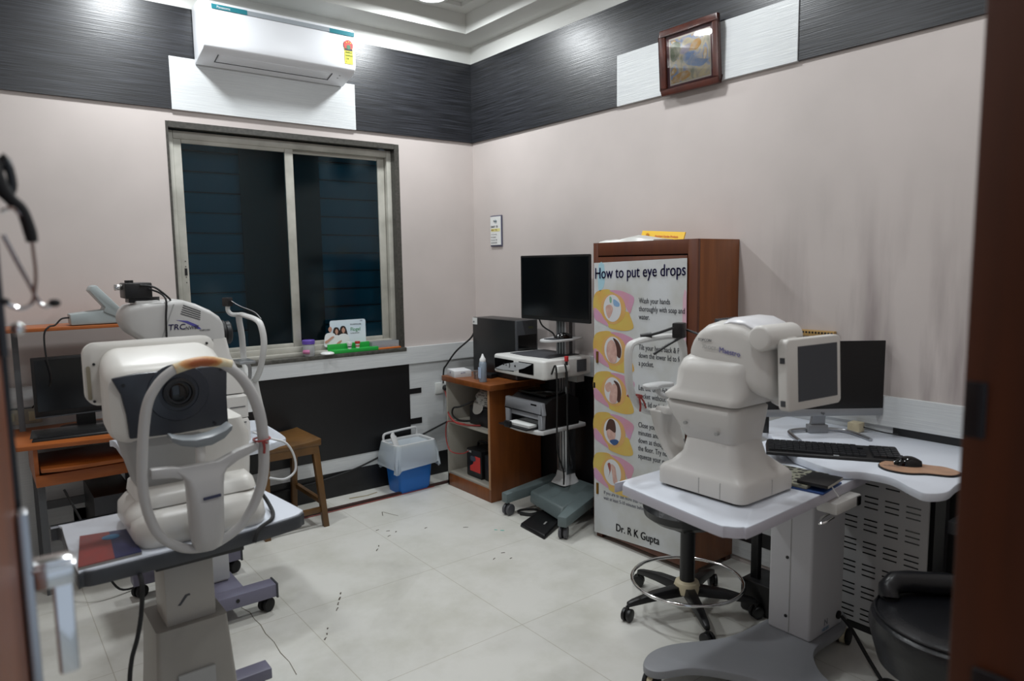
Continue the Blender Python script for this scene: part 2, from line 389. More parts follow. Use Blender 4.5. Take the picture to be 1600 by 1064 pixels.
# ================================================================== WINDOW
win = part('window_1', B().box(wx0, wx1, .05, .1, .965, .9651), ALU, org=(0, 0, 0)); win['kind'] = 'structure'
b = B(); fx0, fx1, fz0, fz1 = -2.02, -.635, .955, 2.262
for (a, c, d, e) in ((fx0, fx0+.035, fz0, fz1), (fx1-.035, fx1, fz0, fz1), (fx0+.0352, fx1-.0352, fz1-.045, fz1), (fx0+.0352, fx1-.0352, fz0, fz0+.045)): b.box(a, c, .05, .115, d, e)
b.box(fx0, fx1, .02, .05, .94, .965)
part('window_frame', b, ALU, win, bev=.004)
def sash(x0, x1, y, z0, z1, st0, st1, name):
    b = B()
    b.box(x0, x0+st0, y, y+.022, z0, z1); b.box(x1-st1, x1, y, y+.022, z0, z1)
    b.box(x0+st0+.0002, x1-st1-.0002, y, y+.022, z1-.04, z1); b.box(x0+st0+.0002, x1-st1-.0002, y, y+.022, z0, z0+.04)
    s_ = part('sash', b, ALU, win, bev=.004)
    part('pane', B().box(x0+st0-.004, x1-st1+.004, y+.008, y+.013, z0+.036, z1-.036), PANE, s_)
    lx = x0+.018 if st0 < st1 or name == 'l' else x1-.03
    part('latch', B().box(lx, lx+.014, y-.002, y+.004, 1.46, 1.50), BLK, s_)
    b = B()
    for zz in (1.42, 1.45, 1.51, 1.54): b.cyl((lx+.007, y-.002, zz), (lx+.007, y+.003, zz), .003, n=8)
    part('screw', b, BLK, s_)
PANE = glass('tinted_window_film', (.40, .66, .72), rough=.10)
sash(-1.985, -1.306, .056, .985, 2.235, .042, .052, 'l')
sash(-1.35, -.672, .082, .985, 2.235, .045, .05, 'r')
# granite lining of the opening and the sill
LEDGE = mat('sill_stone', '5B5A54', .35, var=('3C3B37', (40, 40, 40)))
b = B(); b.box(wx0+.013, wx1-.035, -.001, .139, wz1-.032, wz1+.001); b.box(wx1-.034, wx1+.0005, -.001, .139, wz0, wz1); b.box(wx0-.0005, wx0+.012, -.001, .139, wz0, wz1)
part('window_lining', b, GRAN, win)
part('window_sill', B().box(wx0, wx1, -.03, .139, .915, .941), LEDGE, win, bev=.003)
# louvred shutter outside the glass
SHUT = mat('teal_shutter', '2A7688', .6)
b = B()
for k in range(11):
    z = 1.0+k*.118; b.box(-2.0, -.65, .20, .206, z, z+.108, M=Matrix.Rotation(math.radians(14), 4, 'X'))
b.box(-2.0, -.65, .222, .226, .95, 2.3)
part('shutter', b, SHUT, win)
b = B()
b.box(-1.60, -1.10, .16, .17, .95, 2.3)
for k in range(11): b.box(-2.0, -.65, .175, .18, .994+k*.118, 1.001+k*.118)
part('bar', b, mat('dark_bars', '10181C', .6), win)

# ================================================================== DOOR AND FRAME
b = B(); b.box(-2.122, -2.04, -4.09, -3.935, 0, 2.12); b.box(-3.085, -3.0, -4.09, -3.935, 0, 2.12); b.box(-2.9995, -2.1225, -4.09, -3.935, 2.05, 2.125)
fr = struct('door_frame', b, JAMBM, bev=.004); fr.name = 'trim_20'; ORG['trim_20'] = ORG['door_frame']
part('strike_plate', B().box(-2.125, -2.120, -3.958, -3.938, 1.31, 1.37), BLK, fr, bev=.001)
part('bolt_keep', B().box(-2.128, -2.121, -4.0, -3.96, 1.02, 1.06), BLK, fr, bev=.003)
dt = part('door_1', B().box(-3.036, -3.0, -3.92, -3.20, .01, 2.05, rot=0, piv=(-3.0, -3.92, 0), M=Matrix.Rotation(math.radians(-6.0), 4, 'Z')), DOORM, org=(-3.0, -3.92, 0), bev=.003)
dt['kind'] = 'structure'
# steel strip, lever and bolt on the door
dm = ORG['door_1']
def dpart(name, b, m, par=None, bev=0): return part(name, b, m, par or dt, bev)
dpart('bolt_strip', B().box(-2.926, -2.914, -3.235, -3.205, .80, 1.215), BRUSH, bev=.002)
dpart('edge_strip', B().box(-2.935, -2.919, -3.204, -3.199, .1, 1.9), BLK)
hd = dpart('handle_block', B().box(-2.914, -2.873, -3.235, -3.205, 1.116, 1.150), STEEL, bev=.003)
dpart('handle_rib', B().box(-2.916, -2.870, -3.239, -3.201, 1.139, 1.145), STEEL, hd, bev=.002)
dpart('handle_lever', B().loft([ry(-3.228, -2.897, -2.875, 1.0, 1.122, .004), ry(-3.216, -2.897, -2.875, 1.0, 1.122, .004)]), STEEL, hd, bev=.002)
hk = dpart('coat_hook', B().box(-2.926, -2.918, -3.226, -3.214, 1.40, 1.60), DGREY, bev=.002)
dpart('hook_arm', B().tube([(-2.915, -3.215, 1.60), (-2.905, -3.212, 1.63), (-2.899, -3.21, 1.60), (-2.905, -3.21, 1.585)], .005, 8, sub=4), BLK, hk)
dpart('hook_knob', B().ball((-2.907, -3.217, 1.432), .008), STEEL, hk)
# stethoscope hanging from the hook
st = thing('stethoscope', 'black stethoscope hanging from the hook on the open door', 'stethoscope', (-2.90, -3.21, 1.44))
y = -3.222
part('tubing', B().tube([(-2.945, y, 1.70), (-2.925, y, 1.64), (-2.913, y, 1.60), (-2.903, y, 1.582), (-2.893, y, 1.570), (-2.887, y, 1.545), (-2.886, y, 1.533)], [.012, .011, .009, .007, .0065, .007, .006], 12, sub=5), BLKR, st)
part('spring', B().tube([(-2.913, y, 1.567), (-2.902, y-.003, 1.572), (-2.893, y-.003, 1.56), (-2.889, y-.003, 1.545)], .0022, 8, sub=4), STEEL, st)
part('ear_tube', B().tube([(-2.886, y, 1.535), (-2.885, y, 1.50), (-2.887, y, 1.48), (-2.891, y, 1.463), (-2.901, y, 1.456), (-2.911, y, 1.459), (-2.916, y, 1.463)], .0023, 8, sub=6), STEEL, st)
part('ear_tube', B().tube([(-2.913, y, 1.541), (-2.903, y, 1.513), (-2.893, y, 1.486), (-2.886, y, 1.466), (-2.880, y, 1.458), (-2.873, y, 1.458)], .0023, 8, sub=6), STEEL, st)
part('ear_tip', B().ball((-2.869, y, 1.461), .0055, (1.2, 1, .9)), BLKR, st)
part('ear_tip', B().ball((-2.919, y, 1.465), .0055, (1.3, 1, .8)), BLKR, st)

# ================================================================== CEILING LIGHTS
for i, (lx, ly) in enumerate(LAMPS):
    wh = ['nearest the window wall and room corner', 'above the left half of the window', 'above the middle of the cupboard wall side', 'above the left of the room', 'nearest the door on the right', 'nearest the door on the left'][i]
    t = thing('ceiling_light', 'round white ceiling light '+wh, 'ceiling light', (lx, ly, 3.078), group='round ceiling lights')
    part('trim_ring', B().lathe((lx, ly, 3.078), [(.108, .092), (.112, .088), (.112, .004), (.106, 0), (.086, .001), (.086, .02)], 32), CEIL, t)
    part('diffuser', B().cyl((lx, ly, 3.082), (lx, ly, 3.091), .085, n=32), mat('lamp_diffuser', 'F4F8FF', .5, emit=6), t)

# ================================================================== AIR CONDITIONER
ACW = mat('ac_white', 'E6E8EC', .28)
ac = thing('air_conditioner', 'white wall mounted split air conditioner above the window', 'air conditioner', (-1.43, 0, 2.55))
ax0, ax1 = -1.865, -.998
b = B().prism([(-.022, 2.915), (-.17, 2.918), (-.205, 2.905), (-.218, 2.87), (-.220, 2.70), (-.214, 2.672), (-.195, 2.655), (-.03, 2.612), (-.022, 2.62)], 'x', ax0, ax1)
acb = part('housing', b, ACW, ac, bev=.007, seg=3)
part('wall_bracket', B().box(ax0+.04, ax1-.04, -.022, -.0, 2.64, 2.89), PLM, ac)
TEAL = mat('teal_film', '2A7C88', .3)
part('teal_strip', B().box(ax0+.05, ax0+.235, -.2225, -.216, 2.864, 2.888), TEAL, ac)
part('teal_strip', B().box(ax1-.16, ax1-.006, -.2225, -.216, 2.862, 2.886), TEAL, ac)
part('grey_strip', B().box(ax0+.235, ax1-.16, -.2222, -.216, 2.864, 2.887), mat('grey_film', '9FA6AC', .25), ac)
text('Panasonic', (ax0+.075, -.2228, 2.869), XR, ZU, .018, ACW, ac)
# louvre flap and its dark gaps on the sloping underside
def under(y, off=0): return 2.655+(y+.195)*(2.612-2.655)/(-.03+.195)-off
b = B(); fx_, fx2 = ax0+.085, ax1-.13
for (p, q) in (((fx_, -.175), (fx2, -.175)), ):
    b.box(fx_, fx2, -.088, -.083, under(-.085)-.002, under(-.085)+.004)
    b.box(fx_, fx_+.004, -.165, -.085, under(-.125)-.004, under(-.125)+.004, M=Matrix.Rotation(-.255, 4, 'X'))
    b.box(fx2, fx2+.004, -.165, -.085, under(-.125)-.004, under(-.125)+.004, M=Matrix.Rotation(-.255, 4, 'X'))
part('louvre_gap', b, DGREY, ac)
b = B().box(fx_+.012, fx2-.008, -.165, -.092, under(-.128)-.002, under(-.128)+.003, M=Matrix.Rotation(-.255, 4, 'X'))
part('louvre_flap', b, ACW, ac, bev=.001)
b = B()
for yy in (-.15, -.12): b.ball((ax1-.075, yy, under(yy)), .006, (1, 1, .4), 10)
part('indicator', b, PLG, ac)
# energy label
part('energy_label', B().box(ax1-.070, ax1-.018, -.2215, -.2185, 2.700, 2.822), mat('label_yellow', 'D8C93C', .5), ac)
part('rating_dial', B().cyl((ax1-.044, -.2225, 2.808), (ax1-.044, -.219, 2.808), .030, n=24), mat('label_red', 'C5362F', .5), ac)
b = B().cyl((ax1-.044, -.2232, 2.797), (ax1-.044, -.220, 2.797), .013, n=20); part('dial_centre', b, mat('label_green', '2D6B48', .5), ac)
b = B().box(ax1-.068, ax1-.02, -.2230, -.220, 2.777, 2.788); part('label_band', b, TXT, ac)
for k, s_ in enumerate(('ENERGY', 'SAVINGS', '3.98', '1')): text(s_, (ax1-.064, -.2218, 2.762-k*.018), XR, ZU, .013, mat('label_ink', '4B7A2E', .6), ac, xs=.9)
b = B()
for a in (-45, 0, 45): b.ball((ax1-.044+math.sin(math.radians(a))*.019, -.2228, 2.808+math.cos(math.radians(a))*.019), .0038, (1, .3, 1), 8)
part('rating_star', b, mat('label_yellow', 'D8C93C', .5), ac)

# ================================================================== FRAMED PICTURE (leans out from the wall at its top)
pc = thing('picture_frame', 'brown framed landscape picture high on the right wall over the white panel', 'picture', (-.03, -1.95, 2.345))
A3 = Matrix.Rotation(math.radians(-4), 4, 'Y')
def pt3(y, z, d=0):
    v = A3 @ Vector((-d, 0, z-2.345)); return (-.024+v.x, y, 2.345+v.z)
FRM = mat('picture_frame_wood', '4A2015', .3, var=('351610', (20, 20, 20)))
py0, py1, pz0, pz1 = -2.125, -1.775, 2.345, 2.665
def pbox(y0, y1, z0, z1, d0, d1):
    return [[pt3(y, z, d) for (y, z) in ((y0, z0), (y1, z0), (y1, z1), (y0, z1))] for d in (d0, d1)]
b = B(); fwid = .034
for q in ((py0, py1, pz0, pz0+fwid), (py0, py1, pz1-fwid, pz1), (py0, py0+fwid, pz0+fwid, pz1-fwid), (py1-fwid, py1, pz0+fwid, pz1-fwid)): b.loft(pbox(*q, 0, .028))
part('moulding', b, FRM, pc, bev=.006)
part('mount', B().loft(pbox(py0+.03, py1-.03, pz0+.03, pz1-.03, .002, .012)), mat('maroon_mount', '5A2A33', .6), pc)
def picture_paint():
    m = bpy.data.materials.new('landscape_print'); m.use_nodes = True; nt = m.node_tree; b = nt.nodes['Principled BSDF']; b.inputs['Roughness'].default_value = .25
    tc = nt.nodes.new('ShaderNodeTexCoord'); n = nt.nodes.new('ShaderNodeTexNoise'); n.inputs['Scale'].default_value = 13; n.inputs['Detail'].default_value = 6; n.inputs['Distortion'].default_value = .8
    nt.links.new(tc.outputs['Object'], n.inputs['Vector']); r = nt.nodes.new('ShaderNodeValToRGB'); e = r.color_ramp.elements
    cs = [(.30, '77806A'), (.40, 'B5AB93'), (.47, 'C9B98E'), (.52, 'A9A7B0'), (.58, '7F95B8'), (.64, 'C8A04E'), (.72, 'DAD6CE')]
    e[0].position, e[0].color = cs[0][0], (*hx(cs[0][1]), 1); e[1].position, e[1].color = cs[-1][0], (*hx(cs[-1][1]), 1)
    for p, c in cs[1:-1]:
        q = e.new(p); q.color = (*hx(c), 1)
    nt.links.new(n.outputs['Fac'], r.inputs[0]); nt.links.new(r.outputs[0], b.inputs['Base Color']); return m
part('white_border', B().loft(pbox(py0+.05, py1-.05, pz0+.045, pz1-.05, .010, .013)), mat('cream_paper', 'CFC8BC', .5), pc)
part('landscape', B().loft(pbox(py0+.057, py1-.057, pz0+.053, pz1-.058, .011, .0138)), picture_paint(), pc)
def pflat(name, pts, c, d=.0145):
    b = B(); b.loft([[pt3(py1-.057-u*(py1-py0-.114), pz0+.053+v*(pz1-pz0-.111), dd) for u, v in smooth2(pts, 5)] for dd in (.0136, d)]); part(name, b, mat('paint_'+c, c, .35, var=('C9C2B4', (25, 25, 25)), ramp=(.45, .8)), pc)
pflat('stream', [(.36, .60), (.50, .64), (.62, .60), (.60, .50), (.78, .40), (.95, .34), (.80, .24), (.55, .30), (.40, .38), (.33, .50)], '6F8FBE')
pflat('sunlit_trees', [(.50, .70), (.62, .84), (.76, .86), (.80, .74), (.70, .64), (.56, .64)], 'CF9A3C')
pflat('hills', [(.26, .70), (.40, .80), (.54, .80), (.50, .66), (.40, .60), (.28, .62)], 'A29AAE')
pflat('bank', [(.05, .12), (.20, .20), (.42, .22), (.52, .12), (.40, .04), (.10, .02)], 'B98C3A')
pflat('foliage', [(.02, .86), (.16, .94), (.28, .84), (.24, .62), (.12, .50), (.02, .56)], '5A6544')
part('glazing', B().loft(pbox(py0+.03, py1-.03, pz0+.03, pz1-.03, .0165, .018)), glass('clear_glass', (1, 1, 1), rough=.02), pc)

# small card calendar on the right wall
ca = thing('wall_calendar', 'small narrow white card calendar hung on the wall near the room corner', 'calendar', (-.012, -.27, 1.62))
part('card', B().box(-.010, -.004, -.345, -.215, 1.622, 1.835), mat('card_backing', '4A4A62', .5), ca)
part('sheet', B().box(-.014, -.009, -.338, -.220, 1.632, 1.828), mat('paper_white', 'D5D6D4', .6), ca)
part('yellow_patch', B().box(-.0150, -.0135, -.330, -.228, 1.725, 1.745), mat('pale_yellow', 'D2CC8C', .6), ca)
part('emblem', B().cyl((-.0155, -.28, 1.795), (-.0138, -.28, 1.795), .013, n=20), mat('emblem_grey', 'A8B4B8', .6), ca)
text('Roto', (-.0158, -.258, 1.79), YR, ZU, .02, TXT, ca)
text('DIARY  20', (-.0150, -.226, 1.752), YR, ZU, .02, TXT, ca, xs=.9)
text('MON  TUE', (-.0154, -.228, 1.731), YR, ZU, .015, mat('ochre_ink', '9C7A2E', .6), ca)
for k, s_ in enumerate(('1  2  3  4  5', '8  9 10 11', '15 16 17 18', '22 23 24 25')): text(s_, (-.0150, -.228, 1.70-k*.019), YR, ZU, .014, TXT, ca)

# ================================================================== THINGS ON THE SILL
sz = .941
jar = thing('plastic_jar', 'clear plastic jar with a purple lid on the window sill', 'jar', (-1.285, -.0, sz))
part('jar_body', B().lathe((-1.285, .0, sz), [(.001, .002), (.032, 0), (.036, .006), (.037, .07), (.034, .078)], 24), mat('cloudy_plastic', 'B7B9BB', .25, alpha=.75), jar)
part('lid', B().lathe((-1.285, .0, sz), [(.0395, .077), (.040, .098), (.036, .102), (.001, .102)], 24), mat('purple', '5E45A0', .4), jar)
part('jar_label', B().tube([(-1.285+.0385*math.cos(a), .038*math.sin(a), sz+.03) for a in [math.radians(200+i*8) for i in range(8)]], .013, 8, flat=((0, 0, 1), 1)), mat('pink_label', 'B56C93', .5), jar)
sd = thing('saucer', 'small white round dish upside down on the window sill beside the jar', 'dish', (-1.165, -.005, sz))
part('dish', B().lathe((-1.165, -.005, sz), [(.001, 0), (.042, .001), (.044, .006), (.040, .012), (.026, .017), (.001, .018)], 28), mat('white_ceramic', 'DCDDDC', .25), sd)
ds = thing('counter_display', 'green and white eye gel counter display stand with printed card on the sill', 'display stand', (-.99, .0, sz))
GRN = mat('display_green', '1F9A3C', .4)
part('tray', B().prism([(-1.13, -.028), (-.815, -.028), (-.80, .03), (-1.155, .03)], 'z', sz, sz+.024), GRN, ds, bev=.003)
part('tray_step', B().box(-1.15, -.855, .022, .045, sz+.0, sz+.058), GRN, ds, bev=.003)
cz = sz+.05
cb = part('card', B().prism(rr(-1.0, cz+.075, .25, .17, .014), 'y', .032, .036), mat('card_pale_blue', 'C3D4DF', .45, var=('D9E2E6', (3, 3, 9))), ds)
text('Flogel', (-.985, .0318, cz+.085), XR, ZU, .034, mat('green_ink', '2F8A4C', .5), ds, xs=.9)
text('EYE DROPS & GEL', (-.985, .0318, cz+.125), XR, ZU, .011, TXT, ds, xs=.9)
text('for tired dry eyes', (-.985, .0318, cz+.068), XR, ZU, .010, TXT, ds, xs=.9)
text('SUN', (-.915, .0318, cz+.147), XR, ZU, .009, NAVY, ds)
SKIN = mat('printed_skin', 'B58A76', .5); HAIR = mat('printed_hair', '241D1C', .5); SHIRT = mat('printed_shirt', 'DADDDD', .5)
def cflat(name, pts, m, d=0): part(name, B().prism(smooth2(pts, 4), 'y', .0300-d, .0322-d), m, ds)
for (cx, hw, face, hz, long_) in ((-1.125, .038, .016, .105, 0), (-1.082, .030, .013, .088, 1), (-1.035, .038, .015, .094, 1)):
    d = .0006*(cx+1.2)*10
    if long_: cflat('printed_hair', [(cx-.022, cz+hz-.045), (cx-.024, cz+hz), (cx-.012, cz+hz+.026), (cx+.012, cz+hz+.024), (cx+.024, cz+hz-.005), (cx+.030, cz+hz-.045), (cx, cz+hz-.04)], HAIR, d)
    cflat('printed_shirt', [(cx-hw, cz-.005), (cx-hw-.004, cz+.03), (cx-hw+.006, cz+hz-.032), (cx, cz+hz-.022), (cx+hw-.006, cz+hz-.034), (cx+hw+.004, cz+.03), (cx+hw-.004, cz-.008)], SHIRT, d+.0006)
    cflat('printed_face', [(cx-face*.8, cz+hz), (cx, cz+hz+.018), (cx+face*.8, cz+hz), (cx, cz+hz-.020)], SKIN, d+.0012)
cflat('printed_arm', [(-1.165, cz+.028), (-1.155, cz+.016), (-1.125, cz+.035), (-1.10, cz+.055), (-1.115, cz+.058), (-1.14, cz+.042)], SKIN, .003)
cflat('printed_hand', [(-1.09, cz+.004), (-1.075, cz+.02), (-1.05, cz+.03), (-1.055, cz+.016), (-1.075, cz+.0)], SKIN, .003)
def pot(x, y, cap, name, lab, m2):
    t = thing('ointment_pot', lab, 'pot', (x, y, sz+.024))
    part('pot_body', B().lathe((x, y, sz+.024), [(.001, 0), (.012, 0), (.015, .034), (.001, .034)], 20), mat('white_ceramic', 'DCDDDC', .25), t)
    part('cap', B().lathe((x, y, sz+.024), [(.017, .030), (.0175, .044), (.001, .045)], 20), cap, t)
    part('band', B().lathe((x, y, sz+.024), [(.0132, .010), (.0142, .018)], 20), m2, t)
pot(-1.015, -.012, mat('white_ceramic', 'DCDDDC', .25), 'a', 'small white dummy pot with white cap and dark band on the green display', DGREY)
pot(-.955, -.005, mat('cap_red', 'B02A26', .35), 'b', 'small dummy pot with red cap on the green display', mat('cap_red', 'B02A26', .35))
tr = thing('plastic_tray', 'clear shallow plastic box at the right end of the window sill', 'box', (-.75, .03, sz))
b = B(); x0, x1, y0, y1 = -.85, -.645, .0, .045
b.box(x0, x1, y0, y0+.003, sz+.012, sz+.052); b.box(x0, x1, y1-.003, y1, sz+.012, sz+.052); b.box(x0, x0+.003, y0, y1, sz+.012, sz+.052); b.box(x1-.003, x1, y0, y1, sz+.012, sz+.052); b.box(x0, x1, y0, y1, sz+.010, sz+.013)
part('box_walls', b, mat('hazy_plastic', 'A4A8AC', .3, alpha=.55), tr)
part('contents', B().box(x0+.01, x1-.05, y0+.006, y1-.008, sz+.013, sz+.024), mat('violet_paper', '6C6288', .6), tr)
tag(part('orange_ruler', B().box(-.842, -.640, -.018, .046, sz, sz+.010), mat('orange_card', 'C26A2A', .5), bev=.002), 'flat orange card strip lying under the clear box on the sill', 'card strip')

# ================================================================== OPEN CABINET IN THE CORNER
cb0 = thing('open_cabinet', 'small brown open fronted cabinet with shelves in the room corner', 'cabinet', (-.235, -.525, 0))
INW = mat('cabinet_inside', '9C988E', .6)
b = B(); b.box(-.445, -.03, -.765, -.747, 0, .725); part('side_panel', b, BRWN, cb0, bev=.001)
part('side_panel', B().box(-.445, -.03, -.283, -.268, .0, .725), INW, cb0, bev=.001)
part('back_panel', B().box(-.04, -.03, -.747, -.283, .08, .725), INW, cb0)
part('shelf', B().box(-.437, -.04, -.747, -.283, .435, .452), INW, cb0, bev=.001)
part('bottom_panel', B().box(-.440, -.04, -.747, -.283, .082, .098), INW, cb0, bev=.001)
part('plinth', B().box(-.445, -.42, -.747, -.268, 0, .083), BRWN, cb0, bev=.001)
part('cabinet_top', B().box(-.475, -.03, -.815, -.262, .725, .760), BRWN, cb0, bev=.002)
b = B(); b.box(-.4475, -.444, -.765, -.747, .083, .725); part('edge_band', b, mat('edge_band_tan', 'A87F5C', .5), cb0)
# inside the cabinet
ups = thing('ups_battery', 'black battery unit with a red label on the bottom cabinet shelf', 'battery', (-.30, -.5, .098))
part('case', B().box(-.40, -.22, -.60, -.43, .098, .285), BLK, ups, bev=.008)
part('handle', B().tube([(-.31, -.59, .285), (-.31, -.57, .318), (-.31, -.46, .318), (-.31, -.44, .285)], .009, 8, sub=3), BLK, ups)
part('red_label', B().prism([(-.475, .14), (-.59, .14), (-.59, .245), (-.53, .245), (-.51, .19), (-.475, .17)], 'x', -.4025, -.399), mat('label_red', 'C5362F', .5), ups)
part('oval_label', B().prism(rr(-.51, .225, .06, .034, .016), 'x', -.4035, -.399), mat('label_slate', '3C4350', .5), ups)
text('EXIDE', (-.4032, -.445, .262), YR, ZU, .018, mat('paper_white', 'D5D6D4', .6), ups)
tag(part('battery_box', B().box(-.385, -.20, -.735, -.612, .098, .27), BLK, bev=.008), 'plain black battery box beside the red labelled battery', 'battery box')
u2 = thing('power_inverter', 'black power inverter box on the middle cabinet shelf', 'inverter', (-.25, -.6, .452))
part('case', B().box(-.39, -.12, -.735, -.46, .452, .575), BLK, u2, bev=.008)
bs = thing('mesh_cap', 'crumpled white and grey mesh cloth cap on top of the inverter', 'cap', (-.3, -.6, .575))
rings = []
for k, (z, r) in enumerate(((.577, .07), (.60, .088), (.64, .09), (.675, .066), (.695, .02))):
    rings.append([(-.30+r*1.0*math.cos(a*2*PI/22)*(1+.07*math.sin(3*a+k)), -.585+r*1.3*math.sin(a*2*PI/22)*(1+.07*math.cos(2*a+k)), z) for a in range(22)])
def net():
    m = bpy.data.materials.new('mesh_cloth'); m.use_nodes = True; nt = m.node_tree; b = nt.nodes['Principled BSDF']; b.inputs['Roughness'].default_value = .8
    tc = nt.nodes.new('ShaderNodeTexCoord'); v = nt.nodes.new('ShaderNodeTexVoronoi'); v.inputs['Scale'].default_value = 75; v.inputs['Randomness'].default_value = .2
    nt.links.new(tc.outputs['Object'], v.inputs['Vector']); r = nt.nodes.new('ShaderNodeValToRGB'); r.color_ramp.elements[0].position = .32; r.color_ramp.elements[1].position = .42
    r.color_ramp.elements[0].color = (.01, .01, .012, 1); r.color_ramp.elements[1].color = (*hx('A9A7A2'), 1)
    nt.links.new(v.outputs['Distance'], r.inputs[0]); nt.links.new(r.outputs[0], b.inputs['Base Color']); return m
part('crown', B().loft(rings), net(), bs)
CLOTH = mat('grey_cloth', '8C8882', .8)
part('brim', B().loft([[(-.375+.02*math.cos(a*2*PI/16)-.01*t, -.545+.05*math.sin(a*2*PI/16)-.01*t, .60+.03*math.cos(a*2*PI/16)-.018*t) for a in range(16)] for t in range(3)]), CLOTH, bs)
RED = mat('red_cable', '8C2E2A', .5)
tag(part('red_cable', B().tube([(-.30, -.018, .615), (-.33, -.10, .55), (-.45, -.30, .50), (-.47, -.42, .462), (-.44, -.52, .458), (-.40, -.60, .462)], .006, 8, sub=8), RED), 'thick red cable running from the wall socket into the cabinet', 'cable')
tag(part('red_cable', B().tube([(-.452, -.50, .462), (-.462, -.38, .46), (-.465, -.30, .44), (-.465, -.285, .33), (-.46, -.33, .25), (-.43, -.42, .245), (-.41, -.47, .27)], .004, 8, sub=8), RED), 'thin red cable looping down to the battery in the cabinet', 'cable')
tag(part('black_cable', B().tube([(-.36, -.47, .60), (-.42, -.40, .56), (-.43, -.33, .54), (-.43, -.32, .49), (-.41, -.38, .46), (-.36, -.44, .463)], .006, 8, sub=8), BLKR), 'black cable coiled on the cabinet shelf beside the inverter', 'cable')
# wall socket
so = thing('wall_socket', 'white wall socket with a black plug beside the cabinet', 'socket', (-.31, -.012, .585))
part('socket_plate', B().box(-.375, -.278, -.022, -.0101, .585, .665), mat('socket_white', 'CDCFCC', .4), so, bev=.003)
part('plug', B().cyl((-.30, -.022, .625), (-.30, -.055, .62), .022, .016), BLK, so, bev=.003)
# on the cabinet top
tw = thing('desktop_tower', 'black desktop computer tower on top of the corner cabinet', 'computer tower', (-.165, -.55, .76))
part('case', B().box(-.245, -.075, -.775, -.31, .765, 1.142), mat('tower_black', '151618', .35), tw, bev=.003)
tf = part('front_bezel', B().box(-.247, -.073, -.795, -.775, .765, 1.143), DGREY, tw, bev=.006)
part('drive_bay', B().box(-.235, -.085, -.7965, -.794, .93, 1.05), BLKG, tf)
text('DELL', (-.15, -.7955, 1.09), XR, ZU, .018, mat('badge_olive', '6F7A2E', .4), tf)
part('grille', B().box(-.235, -.085, -.7965, -.794, .79, .915), BLK, tf)
part('paper_label', B().box(-.2468, -.2445, -.365, -.312, 1.095, 1.140), mat('paper_white', 'D5D6D4', .6), tw)
text('pc', (-.2472, -.32, 1.108), YR, ZU, .02, TXT, tw)
part('foot', B().box(-.235, -.085, -.74, -.70, .76, .765), BLK, tw); part('foot', B().box(-.235, -.085, -.39, -.35, .76, .765), BLK, tw)
tag(part('power_cable', B().tube([(-.235, -.305, 1.03), (-.25, -.28, .99), (-.30, -.18, .90), (-.33, -.10, .80), (-.335, -.07, .76), (-.32, -.035, .66)], .006, 8, sub=8), BLKR), 'black power cable from the back of the tower to the wall', 'cable')
bx = thing('carton', 'small white printed cardboard carton on the left of the cabinet top', 'box', (-.40, -.36, .76))
part('carton_body', B().box(-.455, -.335, -.43, -.285, .76, .803, rot=math.radians(-14)), mat('carton_white', 'C9CACC', .6), bx, bev=.001)
text('FreeStyle', (-.4545, -.335, .777), (.20, -1, 0), ZU, .022, NAVY, bx, xs=.9)
text('eye drops', (-.440, -.441, .787), (1, .24, 0), ZU, .015, NAVY, bx, xs=.9)
bo = thing('squeeze_bottle', 'tall translucent squeeze bottle with white nozzle on the cabinet edge', 'bottle', (-.42, -.665, .76))
part('bottle_body', B().lathe((-.42, -.665, .76), [(.001, 0), (.023, 0), (.0245, .005), (.0245, .115), (.020, .13), (.015, .134)], 24), mat('bottle_plastic', '8E9BA8', .3, alpha=.85), bo)
part('nozzle', B().lathe((-.42, -.665, .76), [(.020, .131), (.020, .146), (.012, .157), (.004, .178), (.001, .179)], 20), mat('white_ceramic', 'DCDDDC', .25), bo)
part('bottle_label', B().prism(rr(-.665, .82, .030, .07, .002), 'x', -.4458, -.4440), mat('label_blue', 'A9B9D2', .5), bo)
cu = thing('steel_cup', 'small shiny steel cup between the carton and the bottle', 'cup', (-.375, -.545, .76))
part('cup', B().lathe((-.375, -.545, .76), [(.001, .001), (.026, 0), (.027, .03), (.030, .033), (.028, .05), (.031, .055), (.026, .056)], 24), BRUSH, cu)
tag(part('black_adapter', B().box(-.33, -.26, -.60, -.50, .76, .79, rot=.3), BLK, bev=.004), 'black power adapter behind the bottle on the cabinet top', 'adapter')

# ================================================================== BLUE WASTE BIN
bi = thing('waste_bin', 'blue plastic waste bin lined with a clear plastic bag', 'bin', (-.69, -.165, 0), rot=math.radians(2))
bc = (-.69, -.165)
def br_(w, d, z, r=.03): return [(p[0], p[1], z) for p in rr(bc[0], bc[1], w, d, r)]
part('bin_body', B().loft([br_(.235, .165, 0), br_(.245, .175, .05), br_(.285, .205, .315), br_(.27, .19, .315), br_(.225, .155, .03)]), mat('bin_blue', '0E63B4', .4), bi)
WHP = mat('bin_rim_white', 'BFC0C0', .4)
part('rim', B().loft([br_(.305, .222, .312), br_(.305, .222, .335), br_(.270, .190, .335), br_(.270, .190, .312)], close=True, cap=False), WHP, bi, bev=.003)
part('handle', B().tube([(bc[0]-.125, bc[1]-.06, .325), (bc[0]-.13, bc[1]-.03, .385), (bc[0]-.12, bc[1]-.02, .395)], [.018, .022, .016], 10, sub=4, flat=((0, 1, 0), .4)), WHP, bi)
part('bin_handle', B().tube([(bc[0]-.13, bc[1]+.10, .33), (bc[0]-.128, bc[1]+.102, .365), (bc[0]-.09, bc[1]+.103, .378), (bc[0]+.09, bc[1]+.103, .385), (bc[0]+.128, bc[1]+.102, .375), (bc[0]+.13, bc[1]+.10, .33)], .008, 8, sub=5), WHP, bi)
rings = []
